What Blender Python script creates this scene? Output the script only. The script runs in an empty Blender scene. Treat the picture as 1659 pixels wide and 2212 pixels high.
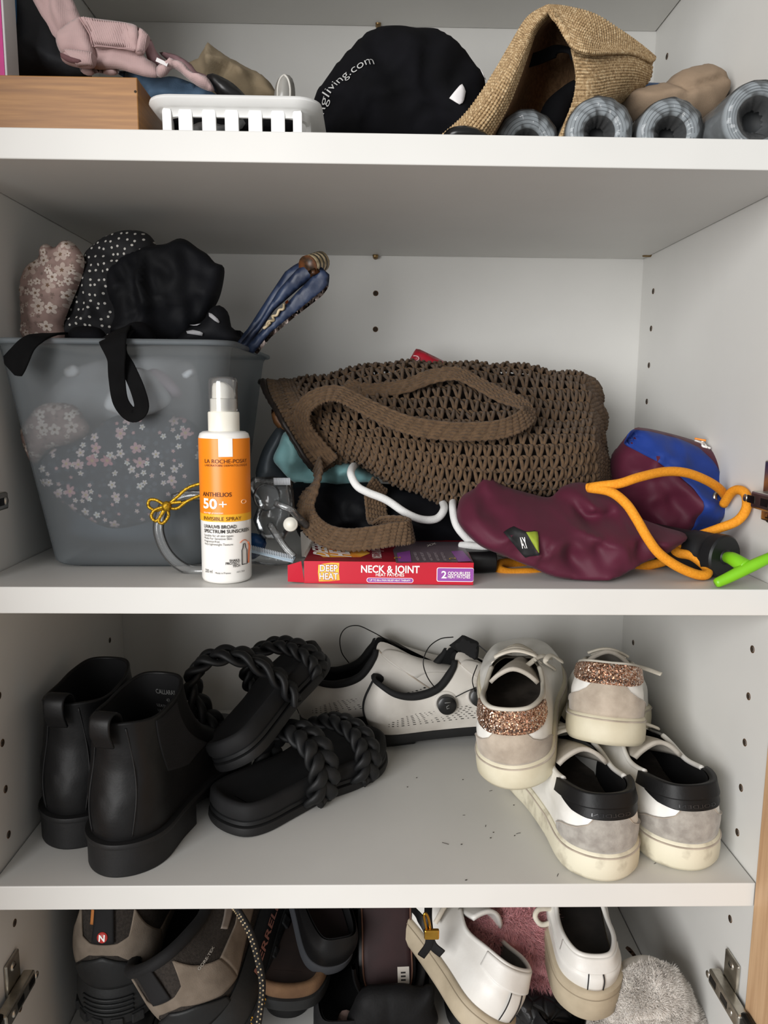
import bpy, bmesh, math, random
import numpy as np
from mathutils import Vector, Matrix
from mathutils.geometry import delaunay_2d_cdt
random.seed(7); rng = np.random.default_rng(7)
SC = bpy.context.scene
COL = SC.collection

# ------------------------------------------------------------------ camera
F_PX, PITCH, YAW, ROLL = 1660.33, .14777, .02132, .00887
CAM = np.array([.28293, -.53509, .13474])
W, D, ZA, ZC, ZT, TH = .58298, .33194, .30631, -.23104, .51725, .01946
ZB = 0.0
ZD = -.46
_cp, _sp, _cy, _sy, _cr, _sr = math.cos(PITCH), math.sin(PITCH), math.cos(YAW), math.sin(YAW), math.cos(ROLL), math.sin(ROLL)
FW = np.array([_sy*_cp, _cy*_cp, -_sp]); _rt = np.array([_cy, -_sy, 0.]); _up = np.cross(_rt, FW)
RT, UP = _cr*_rt+_sr*_up, -_sr*_rt+_cr*_up
cam = bpy.data.cameras.new('camera'); cam_o = bpy.data.objects.new('camera', cam); COL.objects.link(cam_o)
cam.sensor_fit = 'HORIZONTAL'; cam.sensor_width = 36; cam.lens = F_PX/1659*36; cam.clip_start = .01
cam_o.matrix_world = Matrix([[RT[0], UP[0], -FW[0], CAM[0]], [RT[1], UP[1], -FW[1], CAM[1]], [RT[2], UP[2], -FW[2], CAM[2]], [0, 0, 0, 1]])
SC.camera = cam_o

# ------------------------------------------------------------------ light: daylight from a window in the room behind the camera
wd = bpy.data.worlds.new('room_ambient'); SC.world = wd; wd.use_nodes = True
wd.node_tree.nodes['Background'].inputs[0].default_value = (1.0, .985, .965, 1)
wd.node_tree.nodes['Background'].inputs[1].default_value = .40
al = bpy.data.lights.new('window_daylight', 'AREA'); al.shape = 'RECTANGLE'; al.size = 1.5; al.size_y = 1.5; al.energy = 77; al.color = (1.0, .995, .99)
al_o = bpy.data.objects.new('window_daylight', al); COL.objects.link(al_o); al_o.location = (-1.0, -1.95, .36)
al_o.rotation_euler = (Vector((.3, .1, .1))-Vector(al_o.location)).to_track_quat('-Z', 'Y').to_euler()
SC.view_settings.view_transform = 'Standard'; SC.view_settings.look = 'None'; SC.view_settings.gamma = 1.0
SC.view_settings.use_curve_mapping = False
SC.view_settings.exposure = 0.0
SC.cycles.max_bounces = 7; SC.cycles.diffuse_bounces = 4; SC.cycles.glossy_bounces = 3; SC.cycles.transmission_bounces = 6; SC.cycles.transparent_max_bounces = 12
SC.cycles.caustics_reflective = False; SC.cycles.caustics_refractive = False

# ------------------------------------------------------------------ pixel helpers: where a point of the photo lies at a given depth, height or side
def ray(px, py): return FW+RT*(px-829.5)/F_PX-UP*(py-1106)/F_PX
def P(px, py, Y): d = ray(px, py); return CAM+d*(Y-CAM[1])/d[1]
def Pz(px, py, z): d = ray(px, py); return CAM+d*(z-CAM[2])/d[2]
def Px(px, py, x): d = ray(px, py); return CAM+d*(x-CAM[0])/d[0]
CROP = {1: (0, 0, .42194), 2: (640, 0, .61423), 3: (0, 460, .44605), 4: (0, 780, .39783), 5: (520, 720, .34961), 6: (960, 740, .42134),
        7: (0, 1330, .38577), 8: (380, 1330, .31344), 9: (600, 1330, .31344), 10: (1000, 1370, .39723), 11: (0, 1940, .38577),
        12: (520, 1940, .34961), 13: (900, 1940, .45750)}
def cc(k, pts):
    ox, oy, s = CROP[k]
    return [(ox+p[0]*s, oy+p[1]*s)+tuple(p[2:]) for p in pts]
def C3(k, x, y, Y): a = cc(k, [(x, y)])[0]; return P(a[0], a[1], Y)
def C3l(k, pts): return np.array([C3(k, *p) for p in pts])

# ------------------------------------------------------------------ materials
def lin(c):
    if isinstance(c, str):
        c = [int(c[i:i+2], 16)/255 for i in (0, 2, 4)]
    return tuple((x/12.92 if x <= .04045 else ((x+.055)/1.055)**2.4) for x in c)+(1,)
_M = {}
class NT:
    def __init__(s, name):
        s.m = bpy.data.materials.new(name); s.m.use_nodes = True; s.t = s.m.node_tree; s.b = s.t.nodes['Principled BSDF']; s.out = s.t.nodes['Material Output']
    def n(s, typ, **kw):
        nd = s.t.nodes.new(typ)
        for k, v in kw.items():
            if k.startswith('i_'):
                key = k[2:]; key = int(key) if key.isdigit() else key.replace('_', ' ')
                nd.inputs[key].default_value = v
            else: setattr(nd, k, v)
        return nd
    def l(s, a, b): s.t.links.new(a, b)
    def coord(s, scale=None):
        c = s.n('ShaderNodeTexCoord'); o = c.outputs['Object']
        if scale is not None:
            mp = s.n('ShaderNodeMapping'); mp.inputs['Scale'].default_value = scale; s.l(o, mp.inputs[0]); o = mp.outputs[0]
        return o
    def ramp(s, fac, stops, interp='LINEAR'):
        r = s.n('ShaderNodeValToRGB'); e = r.color_ramp; e.interpolation = interp
        while len(e.elements) < len(stops): e.elements.new(.5)
        for el, (p, c) in zip(e.elements, stops): el.position = p; el.color = lin(c)
        s.l(fac, r.inputs[0]); return r.outputs[0]
    def mix(s, fac, a, b, mode='MIX'):
        m = s.n('ShaderNodeMix', data_type='RGBA', blend_type=mode)
        for v, k in ((fac, 0), (a, 6), (b, 7)):
            if isinstance(v, bpy.types.NodeSocket): s.l(v, m.inputs[k])
            else: m.inputs[k].default_value = v
        return m.outputs[2]
    def math(s, op, a, b=0., c=None):
        m = s.n('ShaderNodeMath', operation=op)
        for i, v in enumerate((a, b) if c is None else (a, b, c)):
            if isinstance(v, bpy.types.NodeSocket): s.l(v, m.inputs[i])
            else: m.inputs[i].default_value = v
        return m.outputs[0]
    def bump(s, h, strength=.3, dist=.001, prev=None):
        b = s.n('ShaderNodeBump'); b.inputs['Strength'].default_value = strength; b.inputs['Distance'].default_value = dist
        s.l(h, b.inputs['Height'])
        if prev is not None: s.l(prev, b.inputs['Normal'])
        s.l(b.outputs[0], s.b.inputs['Normal']); return b.outputs[0]

def mat(name, col, rough=.6, col2=None, scale=60, bump=0, bscale=None, bdist=.001, stretch=None, metal=0, spec=.5, sheen=0, coat=0, lo=.35, hi=.65, trans=0, ior=1.45, detail=4, alpha=1):
    if name in _M: return _M[name]
    s = NT(name); b = s.b
    b.inputs['Roughness'].default_value = rough; b.inputs['Metallic'].default_value = metal
    b.inputs['Specular IOR Level'].default_value = spec; b.inputs['Sheen Weight'].default_value = sheen; b.inputs['Coat Weight'].default_value = coat
    b.inputs['Transmission Weight'].default_value = trans; b.inputs['IOR'].default_value = ior; b.inputs['Alpha'].default_value = alpha
    co = s.coord(stretch or (1, 1, 1))
    nz = s.n('ShaderNodeTexNoise'); nz.inputs['Scale'].default_value = scale; nz.inputs['Detail'].default_value = detail; s.l(co, nz.inputs['Vector'])
    c2 = col2 or col
    s.l(s.ramp(nz.outputs['Fac'], [(lo, col), (hi, c2)]), b.inputs['Base Color'])
    if bump:
        n2 = s.n('ShaderNodeTexNoise'); n2.inputs['Scale'].default_value = bscale or scale*6; n2.inputs['Detail'].default_value = 3; s.l(co, n2.inputs['Vector'])
        s.bump(n2.outputs['Fac'], bump, bdist)
    _M[name] = s.m; return s.m

def mat_glitter(name='rose_gold_glitter'):
    if name in _M: return _M[name]
    s = NT(name); co = s.coord()
    v = s.n('ShaderNodeTexVoronoi'); v.inputs['Scale'].default_value = 1100; s.l(co, v.inputs['Vector'])
    sep = s.n('ShaderNodeSeparateColor'); s.l(v.outputs['Color'], sep.inputs[0])
    s.l(s.ramp(sep.outputs[0], [(0, '5a3a2c'), (.3, '9a6a52'), (.6, 'c89a7c'), (.9, 'f6d9c2'), (1, 'ffffff')]), s.b.inputs['Base Color'])
    s.b.inputs['Metallic'].default_value = .75; s.b.inputs['Roughness'].default_value = .28
    # each flake leans its own way
    geo = s.n('ShaderNodeNewGeometry'); vm = s.n('ShaderNodeVectorMath', operation='SUBTRACT'); s.l(v.outputs['Color'], vm.inputs[0]); vm.inputs[1].default_value = (.5, .5, .5)
    sc = s.n('ShaderNodeVectorMath', operation='SCALE'); s.l(vm.outputs[0], sc.inputs[0]); sc.inputs['Scale'].default_value = 1.5
    ad = s.n('ShaderNodeVectorMath', operation='ADD'); s.l(sc.outputs[0], ad.inputs[0]); s.l(geo.outputs['Normal'], ad.inputs[1])
    nm = s.n('ShaderNodeVectorMath', operation='NORMALIZE'); s.l(ad.outputs[0], nm.inputs[0]); s.l(nm.outputs[0], s.b.inputs['Normal'])
    _M[name] = s.m; return s.m

def mat_floral(name, base, base2, petal, petal2, centre, scale, leaf=None, size=.36, dens=.75, rough=.85):
    """cloth printed with five-petalled flowers (print lies in the cloth's own x-z plane)"""
    if name in _M: return _M[name]
    s = NT(name); tc = s.n('ShaderNodeTexCoord'); sx = s.n('ShaderNodeSeparateXYZ'); s.l(tc.outputs['Object'], sx.inputs[0])
    cb = s.n('ShaderNodeCombineXYZ'); s.l(sx.outputs[0], cb.inputs[0]); s.l(sx.outputs[2], cb.inputs[1])
    nz = s.n('ShaderNodeTexNoise'); nz.inputs['Scale'].default_value = scale*.8; s.l(tc.outputs['Object'], nz.inputs['Vector'])
    colr = s.ramp(nz.outputs['Fac'], [(.35, base), (.65, base2)])
    def layer(colr, sc, off, size, dens, pc, pc2, cen):
        mp = s.n('ShaderNodeMapping'); mp.inputs['Scale'].default_value = (sc, sc, sc); mp.inputs['Location'].default_value = (off, off*.7, 0); s.l(cb.outputs[0], mp.inputs[0])
        v = s.n('ShaderNodeTexVoronoi', voronoi_dimensions='2D'); v.inputs['Scale'].default_value = 1; v.inputs['Randomness'].default_value = .75; s.l(mp.outputs[0], v.inputs['Vector'])
        d = s.n('ShaderNodeVectorMath', operation='SUBTRACT'); s.l(mp.outputs[0], d.inputs[0]); s.l(v.outputs['Position'], d.inputs[1])
        q = s.n('ShaderNodeSeparateXYZ'); s.l(d.outputs[0], q.inputs[0])
        r = s.math('SQRT', s.math('ADD', s.math('MULTIPLY', q.outputs[0], q.outputs[0]), s.math('MULTIPLY', q.outputs[1], q.outputs[1])))
        sep = s.n('ShaderNodeSeparateColor'); s.l(v.outputs['Color'], sep.inputs[0])
        th = s.math('ADD', s.math('ARCTAN2', q.outputs[1], q.outputs[0]), s.math('MULTIPLY', sep.outputs[0], 6.28))
        pet = s.math('ABSOLUTE', s.math('COSINE', s.math('MULTIPLY', th, 2.5)))
        R = s.math('MULTIPLY', s.math('ADD', s.math('MULTIPLY', pet, .55), .45), s.math('MULTIPLY', s.math('ADD', s.math('MULTIPLY', sep.outputs[1], .5), .6), size))
        fl = s.math('LESS_THAN', r, R); keep = s.math('LESS_THAN', sep.outputs[2], dens); fac = s.math('MULTIPLY', fl, keep)
        pcol = s.mix(sep.outputs[1], lin(pc), lin(pc2))
        pcol = s.mix(s.math('LESS_THAN', r, s.math('MULTIPLY', R, .28)), pcol, lin(cen))
        return s.mix(fac, colr, pcol)
    if leaf: colr = layer(colr, scale*1.9, 3.3, .42, .7, leaf[0], leaf[1], leaf[0])
    colr = layer(colr, scale*1.4, 1.7, size*.8, dens*.7, petal2, petal, centre)
    colr = layer(colr, scale*.85, 0., size, dens, petal, petal2, centre)
    s.l(colr, s.b.inputs['Base Color']); s.b.inputs['Roughness'].default_value = rough
    _M[name] = s.m; return s.m

def mat_dots(name, base, dot, scale, r):
    if name in _M: return _M[name]
    s = NT(name); tc = s.n('ShaderNodeTexCoord'); v = s.n('ShaderNodeTexVoronoi', voronoi_dimensions='2D'); v.inputs['Scale'].default_value = scale; v.inputs['Randomness'].default_value = .55
    sx = s.n('ShaderNodeSeparateXYZ'); s.l(tc.outputs['Object'], sx.inputs[0]); cb = s.n('ShaderNodeCombineXYZ'); s.l(sx.outputs[0], cb.inputs[0]); s.l(sx.outputs[2], cb.inputs[1]); s.l(cb.outputs[0], v.inputs['Vector'])
    s.l(s.mix(s.math('LESS_THAN', v.outputs['Distance'], r), lin(base), lin(dot)), s.b.inputs['Base Color']); s.b.inputs['Roughness'].default_value = .8
    _M[name] = s.m; return s.m

def mat_clear(name, col=(1, 1, 1), gloss=.12, haze=0., rough=.08, hazecol='ffffff', bump=0, bscale=200):
    """thin clear plastic film: mostly see-through with a glossy surface and a little haze"""
    if name in _M: return _M[name]
    s = NT(name); s.t.nodes.remove(s.b)
    tr = s.n('ShaderNodeBsdfTransparent'); tr.inputs[0].default_value = tuple(col)+(1,)
    gl = s.n('ShaderNodeBsdfGlossy'); gl.inputs['Roughness'].default_value = rough
    df = s.n('ShaderNodeBsdfDiffuse'); df.inputs[0].default_value = lin(hazecol)
    fr = s.n('ShaderNodeFresnel'); fr.inputs[0].default_value = 1.45
    m1 = s.n('ShaderNodeMixShader'); m1.inputs[0].default_value = haze; s.l(tr.outputs[0], m1.inputs[1]); s.l(df.outputs[0], m1.inputs[2])
    m2 = s.n('ShaderNodeMixShader'); s.l(s.math('ADD', fr.outputs[0], gloss-.04), m2.inputs[0]); s.l(m1.outputs[0], m2.inputs[1]); s.l(gl.outputs[0], m2.inputs[2]); s.l(m2.outputs[0], s.out.inputs[0])
    if bump:
        nz = s.n('ShaderNodeTexNoise'); nz.inputs['Scale'].default_value = bscale; s.l(s.coord(), nz.inputs['Vector'])
        bp = s.n('ShaderNodeBump'); bp.inputs['Strength'].default_value = bump; bp.inputs['Distance'].default_value = .002; s.l(nz.outputs['Fac'], bp.inputs['Height'])
        s.l(bp.outputs[0], gl.inputs['Normal']); s.l(bp.outputs[0], fr.inputs['Normal'])
    _M[name] = s.m; return s.m

# ------------------------------------------------------------------ geometry helpers: every builder returns (verts Nx3, faces)
def join(*gs):
    vs, fs, o = [], [], 0
    for v, f in gs:
        v = np.asarray(v, float); vs.append(v); fs += [tuple(i+o for i in q) for q in f]; o += len(v)
    return np.vstack(vs), fs
def xform(g, M):
    M = np.array(M); v = np.asarray(g[0]); return v@M[:3, :3].T+M[:3, 3], g[1]
def frame(o, x, up=(0, 0, 1)):
    """matrix with local x along x and z near up"""
    x = np.array(x, float); x /= np.linalg.norm(x); y = np.cross(up, x); y /= np.linalg.norm(y); z = np.cross(x, y)
    M = np.eye(4); M[:3, 0] = x; M[:3, 1] = y; M[:3, 2] = z; M[:3, 3] = o; return M
def spline(pts, n=60, closed=False):
    p = np.array(pts, float); k = len(p)
    if closed: q = np.vstack([p[-1:], p, p[:2]]); segs = k
    else: q = np.vstack([2*p[0]-p[1], p, 2*p[-1]-p[-2]]); segs = k-1
    t = np.linspace(0, segs, n+1 if closed else n)
    if closed: t = t[:-1]
    i = np.minimum(t.astype(int), segs-1); u = (t-i)[:, None]
    a, b, c, d = q[i], q[i+1], q[i+2], q[i+3]
    return .5*((2*b)+(-a+c)*u+(2*a-5*b+4*c-d)*u*u+(-a+3*b-3*c+d)*u**3)
def grid(A, cu=False, cv=False):
    nu, nv = A.shape[:2]; f = []
    for i in range(nu if cu else nu-1):
        for j in range(nv if cv else nv-1):
            i2, j2 = (i+1) % nu, (j+1) % nv
            f.append((i*nv+j, i2*nv+j, i2*nv+j2, i*nv+j2))
    return A.reshape(-1, 3), f
def frames(p, closed=False, up=None):
    t = np.gradient(p, axis=0) if not closed else np.roll(p, -1, 0)-np.roll(p, 1, 0)
    t /= np.linalg.norm(t, axis=1)[:, None]+1e-12
    if up is not None:
        up = np.broadcast_to(np.asarray(up, float), p.shape); b = np.cross(t, up); b /= np.linalg.norm(b, axis=1)[:, None]+1e-9
        return t, np.cross(b, t), b
    n = np.zeros_like(p); a = np.array([0, 0, 1.]) if abs(t[0, 2]) < .9 else np.array([1., 0, 0])
    n[0] = a-t[0]*(a@t[0]); n[0] /= np.linalg.norm(n[0])
    for i in range(1, len(p)):
        v = n[i-1]-t[i]*(n[i-1]@t[i]); n[i] = v/(np.linalg.norm(v)+1e-12)
    return t, n, np.cross(t, n)
def tube(path, r, sides=8, closed=False, flat=1., up=None, caps=True):
    """round (or flattened: flat<1 along up) cord along path; r scalar or per-point"""
    p = np.asarray(path, float); r = np.broadcast_to(np.asarray(r, float), (len(p),))
    t, n, b = frames(p, closed, up); a = np.arange(sides)*2*np.pi/sides
    A = p[:, None]+r[:, None, None]*(np.sin(a)[None, :, None]*n[:, None]*flat+np.cos(a)[None, :, None]*b[:, None])
    v, f = grid(A, closed, True)
    if caps and not closed:
        f = f+[tuple(range(sides)), tuple(len(v)-1-i for i in range(sides))]
    return v, f
def strap(path, up, width, thick, sides=10):
    """flat band: width along the binormal, thick along up (up may vary per point)"""
    p = np.asarray(path, float); t, n, b = frames(p, False, up); a = (np.arange(sides)+.5)*2*np.pi/sides
    w = np.broadcast_to(np.asarray(width, float), (len(p),))[:, None, None]
    ca = np.sign(np.cos(a))*np.abs(np.cos(a))**.35; sa = np.sign(np.sin(a))*np.abs(np.sin(a))**.35
    A = p[:, None]+.5*w*ca[None, :, None]*b[:, None]+.5*thick*sa[None, :, None]*n[:, None]
    v, f = grid(A, False, True); return v, f+[tuple(range(sides)), tuple(len(v)-1-i for i in range(sides))]
def lathe(prof, n=32, M=None, a0=0, a1=2*np.pi):
    pr = np.array(prof, float); full = abs(a1-a0-2*np.pi) < 1e-6
    a = np.linspace(a0, a1, n, endpoint=not full)
    A = np.stack([pr[None, :, 0]*np.cos(a)[:, None], pr[None, :, 0]*np.sin(a)[:, None], np.broadcast_to(pr[None, :, 1], (n, len(pr)))], -1)
    g = grid(A, full, False); return xform(g, M) if M is not None else g
def box(x0, x1, y0, y1, z0, z1, bev=0., seg=2):
    bm = bmesh.new(); bmesh.ops.create_cube(bm, size=1)
    for v in bm.verts: v.co = ((x0+x1)/2+v.co.x*(x1-x0), (y0+y1)/2+v.co.y*(y1-y0), (z0+z1)/2+v.co.z*(z1-z0))
    if bev: bmesh.ops.bevel(bm, geom=list(bm.edges), offset=bev, segments=seg, affect='EDGES', profile=.5)
    bm.verts.ensure_lookup_table(); bm.verts.index_update()
    r = np.array([v.co[:] for v in bm.verts]), [tuple(v.index for v in f.verts) for f in bm.faces]; bm.free(); return r
def prism(poly, y0, y1):
    """extrude an x-z outline from y0 to y1"""
    n = len(poly); v = [(x, y0, z) for x, z in poly]+[(x, y1, z) for x, z in poly]
    f = [tuple(range(n)), tuple(reversed(range(n, 2*n)))]+[(i, n+i, n+(i+1) % n, (i+1) % n) for i in range(n)]
    return np.array(v), f
# value noise
_perm = rng.random((64, 64, 64))
def vnoise(p, scale=1.):
    q = np.asarray(p, float)*scale+1000.; i = np.floor(q).astype(int); f = q-i; f = f*f*(3-2*f); r = 0
    for dx in (0, 1):
        for dy in (0, 1):
            for dz in (0, 1):
                w = (f[..., 0] if dx else 1-f[..., 0])*(f[..., 1] if dy else 1-f[..., 1])*(f[..., 2] if dz else 1-f[..., 2])
                r = r+w*_perm[(i[..., 0]+dx) % 64, (i[..., 1]+dy) % 64, (i[..., 2]+dz) % 64]
    return r*2-1
def fbm(p, scale, oct=3):
    s, a = 0, 1.
    for k in range(oct): s = s+a*vnoise(np.asarray(p)+k*7.3, scale); a *= .5; scale *= 2.1
    return s
def segdist(p, a, b):
    ab = b-a; t = np.clip(((p-a)@ab)/(ab@ab+1e-15), 0, 1); q = a+t[:, None]*ab
    return np.linalg.norm(p-q, axis=1), t
def resample(poly, h, closed=True):
    p = np.array(poly, float); q = np.vstack([p, p[:1]]) if closed else p
    L = np.r_[0, np.cumsum(np.linalg.norm(np.diff(q, axis=0), axis=1))]; n = max(3, int(L[-1]/h)); t = np.linspace(0, L[-1], n+(0 if closed else 1), endpoint=not closed)
    return np.stack([np.interp(t, L, q[:, k]) for k in range(q.shape[1])], 1)
def inside(p, poly):
    c = np.zeros(len(p), bool); q = np.roll(poly, -1, 0)
    for a, b in zip(poly, q):
        m = ((a[1] > p[:, 1]) != (b[1] > p[:, 1])); x = (b[0]-a[0])*(p[:, 1]-a[1])/((b[1]-a[1]) or 1e-12)+a[0]; c ^= m & (p[:, 0] < x)
    return c
class Pillow:
    """a stuffed soft thing: a real outline in the x-z plane at depth Y, round on both sides (front thickness tf, back tb),
    with folds: creases = [(points, depth, width)] (depth<0 is a ridge), noise = (amplitude, scale)"""
    def __init__(s, outline, Y, tf, tb=None, R=.02, h=.004, creases=(), noise=(0, 30), smooth=True, tilt=(0, 0), warp=None):
        tb = tf if tb is None else tb
        poly = spline(outline, len(outline)*8, True) if smooth else np.array(outline, float)
        b = resample(poly, h); lo, hi = b.min(0), b.max(0)
        gx, gz = np.meshgrid(np.arange(lo[0], hi[0], h), np.arange(lo[1], hi[1], h*.87)); gx[1::2] += h/2
        q = np.stack([gx.ravel(), gz.ravel()], 1); q = q[inside(q, b)]
        s.b = b; dd = s.bd(q); q = q[dd > h*.55]
        nb = len(b); pts = np.vstack([b, q])
        ed = [(i, (i+1) % nb) for i in range(nb)]
        r = delaunay_2d_cdt([Vector(p) for p in pts], ed, [list(range(nb))], 1, 1e-7)
        v2 = np.array([v[:] for v in r[0]]); F = [tuple(f) for f in r[2]]
        s.Y, s.tf, s.tb, s.R, s.cr, s.nz, s.tilt, s.warp = Y, tf, tb, R, [(np.array(c[0], float), c[1], c[2]) for c in creases], noise, tilt, warp
        s.c = v2.mean(0); s.v2 = v2
        d = s.bd(v2); bnd = d < 1e-6
        fy = s.front(v2); by = s.back(v2)
        front = np.stack([v2[:, 0], fy, v2[:, 1]], 1); back = np.stack([v2[:, 0], by, v2[:, 1]], 1)
        idx = np.arange(len(v2)); n = len(v2); mapb = np.where(bnd, idx, 0); k = n
        for i in range(n):
            if not bnd[i]: mapb[i] = k; k += 1
        s.verts = np.vstack([front, back[~bnd]])
        def ori(f):
            a, b_, c = v2[f[0]], v2[f[1]], v2[f[2]]
            return (b_[0]-a[0])*(c[1]-a[1])-(b_[1]-a[1])*(c[0]-a[0])
        F = [f if ori(f) > 0 else f[::-1] for f in F]
        s.ff = F; s.faces = F+[tuple(mapb[i] for i in f[::-1]) for f in F]
    def bd(s, q):
        a = s.b; d = np.full(len(q), 9.)
        for i in range(len(a)): d = np.minimum(d, segdist(q, a[i], a[(i+1) % len(a)])[0])
        return d
    def prof(s, d): x = np.clip(d/s.R, 0, 1); return np.sqrt(np.maximum(0, 1-(1-x)**2))
    def base(s, q): return s.Y+s.tilt[0]*(q[:, 0]-s.c[0])+s.tilt[1]*(q[:, 1]-s.c[1])+(s.warp(q) if s.warp else 0)
    def front(s, q):
        q = np.asarray(q, float); d = s.bd(q); e = s.prof(d); y = s.tf*e
        if s.nz[0]: y = y+s.nz[0]*e*fbm(np.stack([q[:, 0], q[:, 0]*0+s.Y, q[:, 1]], 1), s.nz[1])
        if len(s.nz) > 2:
            p3 = np.stack([q[:, 0], q[:, 0]*0+s.Y*3, q[:, 1]], 1); p3 = p3+.012*np.stack([vnoise(p3+5, 45), vnoise(p3+9, 45), vnoise(p3+13, 45)], 1)
            y = y+s.nz[2]*e*((1-np.abs(vnoise(p3*[1, 1, .6], s.nz[3])))**3-.35+.5*((1-np.abs(vnoise(p3*[.7, 1, 1]+3.3, s.nz[3]*1.9)))**3-.35))
        for pts, dep, w in s.cr:
            dm = np.full(len(q), 9.)
            for i in range(len(pts)-1): dm = np.minimum(dm, segdist(q, pts[i], pts[i+1])[0])
            y = y-dep*e*np.exp(-(dm/w)**2)
        return s.base(q)-np.maximum(y, -s.tb*.8*e)
    def back(s, q): q = np.asarray(q, float); return s.base(q)+s.tb*s.prof(s.bd(q))
    def geo(s): return s.verts, s.faces
    def on(s, q, off=.0006):
        """points lying on the front face just proud of it"""
        q = np.asarray(q, float); y = s.front(q)-off; return np.stack([q[:, 0], y, q[:, 1]], 1)
def pxz(k, pts, Y):
    """crop-k outline -> x,z outline at depth Y"""
    return [tuple(C3(k, p[0], p[1], Y)[[0, 2]]) for p in pts]
def pxzt(k, pts, Y0, kz):
    """crop-k outline -> x,z outline on the leaning plane y = Y0 + kz*z"""
    out = []
    for p in pts:
        a = cc(k, [p])[0]; d = ray(a[0], a[1]); t = (Y0+kz*CAM[2]-CAM[1])/(d[1]-kz*d[2]); q = CAM+d*t; out.append((q[0], q[2]))
    return out
def clampz(o, z0): return [(x, max(z, z0)) for x, z in o]
def decal(pil, poly, off=.0008, h=.003, thick=.0006):
    """a thin patch cut to poly that hugs a pillow's front"""
    b = resample(np.array(poly), h); lo, hi = b.min(0), b.max(0)
    gx, gz = np.meshgrid(np.arange(lo[0], hi[0], h), np.arange(lo[1], hi[1], h)); q = np.stack([gx.ravel(), gz.ravel()], 1)
    if len(q): q = q[inside(q, b)]
    if len(q):
        dd = np.full(len(q), 9.)
        for i in range(len(b)): dd = np.minimum(dd, segdist(q, b[i], b[(i+1) % len(b)])[0])
        q = q[dd > h*.5]
    nb = len(b); pts = np.vstack([b, q]) if len(q) else b
    r = delaunay_2d_cdt([Vector(p) for p in pts], [(i, (i+1) % nb) for i in range(nb)], [list(range(nb))], 1, 1e-7)
    v2 = np.array([v[:] for v in r[0]]); f3 = pil.on(v2, off+thick); bk = pil.on(v2, off-.0004); n = len(v2)
    F = [tuple(f) for f in r[2]]; side = [(i, (i+1) % nb, n+(i+1) % nb, n+i) for i in range(nb)]
    return np.vstack([f3, bk]), F+[tuple(i+n for i in f[::-1]) for f in F]+side
def ribcage(ctrl, nu, nv, closed_u=False):
    """smooth surface through a grid of control points"""
    A = np.array(ctrl, float); rows = np.stack([spline(r, nv) for r in A]); return np.stack([spline(rows[:, j], nu, closed_u) for j in range(nv)], 1)
def surf_normals(A):
    n = np.cross(np.gradient(A, axis=0), np.gradient(A, axis=1)); return n/(np.linalg.norm(n, axis=2)[..., None]+1e-12)
def sheet(A, thick):
    """a grid surface given real thickness (closed)"""
    n = surf_normals(A); B = A-n*thick; nu, nv = A.shape[:2]
    v1, f1 = grid(A); v2, f2 = grid(B); N = nu*nv
    f = f1+[tuple(i+N for i in q[::-1]) for q in f2]
    ring = [i*nv for i in range(nu)]+[(nu-1)*nv+j for j in range(1, nv)]+[i*nv+nv-1 for i in range(nu-2, -1, -1)]+[j for j in range(nv-2, 0, -1)]
    k = len(ring); f += [(ring[(i+1) % k], ring[i], ring[i]+N, ring[(i+1) % k]+N) for i in range(k)]
    return np.vstack([v1, v2]), f

# ------------------------------------------------------------------ objects
def mk(name, g, m, parent=None, base=(0, 0, 0), smooth=True, sub=0, solid=0, bevel=0, auto=None):
    v, f = g; me = bpy.data.meshes.new(name); base = np.array(base, float)
    me.from_pydata([tuple(p) for p in np.asarray(v, float)-base], [], f); me.update()
    bm = bmesh.new(); bm.from_mesh(me); bmesh.ops.recalc_face_normals(bm, faces=bm.faces); bm.to_mesh(me); bm.free()
    me.polygons.foreach_set('use_smooth', [bool(smooth)]*len(me.polygons))
    if smooth and auto: me.set_sharp_from_angle(angle=math.radians(auto))
    me.materials.append(m); o = bpy.data.objects.new(name, me); COL.objects.link(o)
    if parent is not None: o.parent = parent
    else: o.location = base
    if bevel: b = o.modifiers.new('bevel', 'BEVEL'); b.width = bevel; b.segments = 2; b.limit_method = 'ANGLE'
    if solid: s = o.modifiers.new('solid', 'SOLIDIFY'); s.thickness = abs(solid); s.offset = -1 if solid > 0 else 1
    if sub: s = o.modifiers.new('sub', 'SUBSURF'); s.levels = sub; s.render_levels = sub
    return o
class Thing:
    def __init__(s, name, label, cat, base, group=None):
        s.base = np.array(base, float); s.o = bpy.data.objects.new(name, None); s.o.empty_display_size = .02; COL.objects.link(s.o); s.o.location = s.base
        s.o['label'] = label; s.o['category'] = cat
        if group: s.o['group'] = group
    def add(s, name, g, m, parent=None, label=None, **kw):
        o = mk(name, g, m, parent or s.o, s.base, **kw)
        if label: o['label'] = label
        return o
def one(name, label, cat, g, m, base=None, group=None, **kw):
    v = np.asarray(g[0]); base = np.array([v[:, 0].mean(), v[:, 1].mean(), v[:, 2].min()]) if base is None else base
    o = mk(name, g, m, None, base, **kw); o['label'] = label; o['category'] = cat
    if group: o['group'] = group
    return o
def struct(name, g, m, parent=None, **kw):
    o = mk(name, g, m, parent, (0, 0, 0), **kw)
    if parent is None: o['kind'] = 'structure'
    return o
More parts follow.
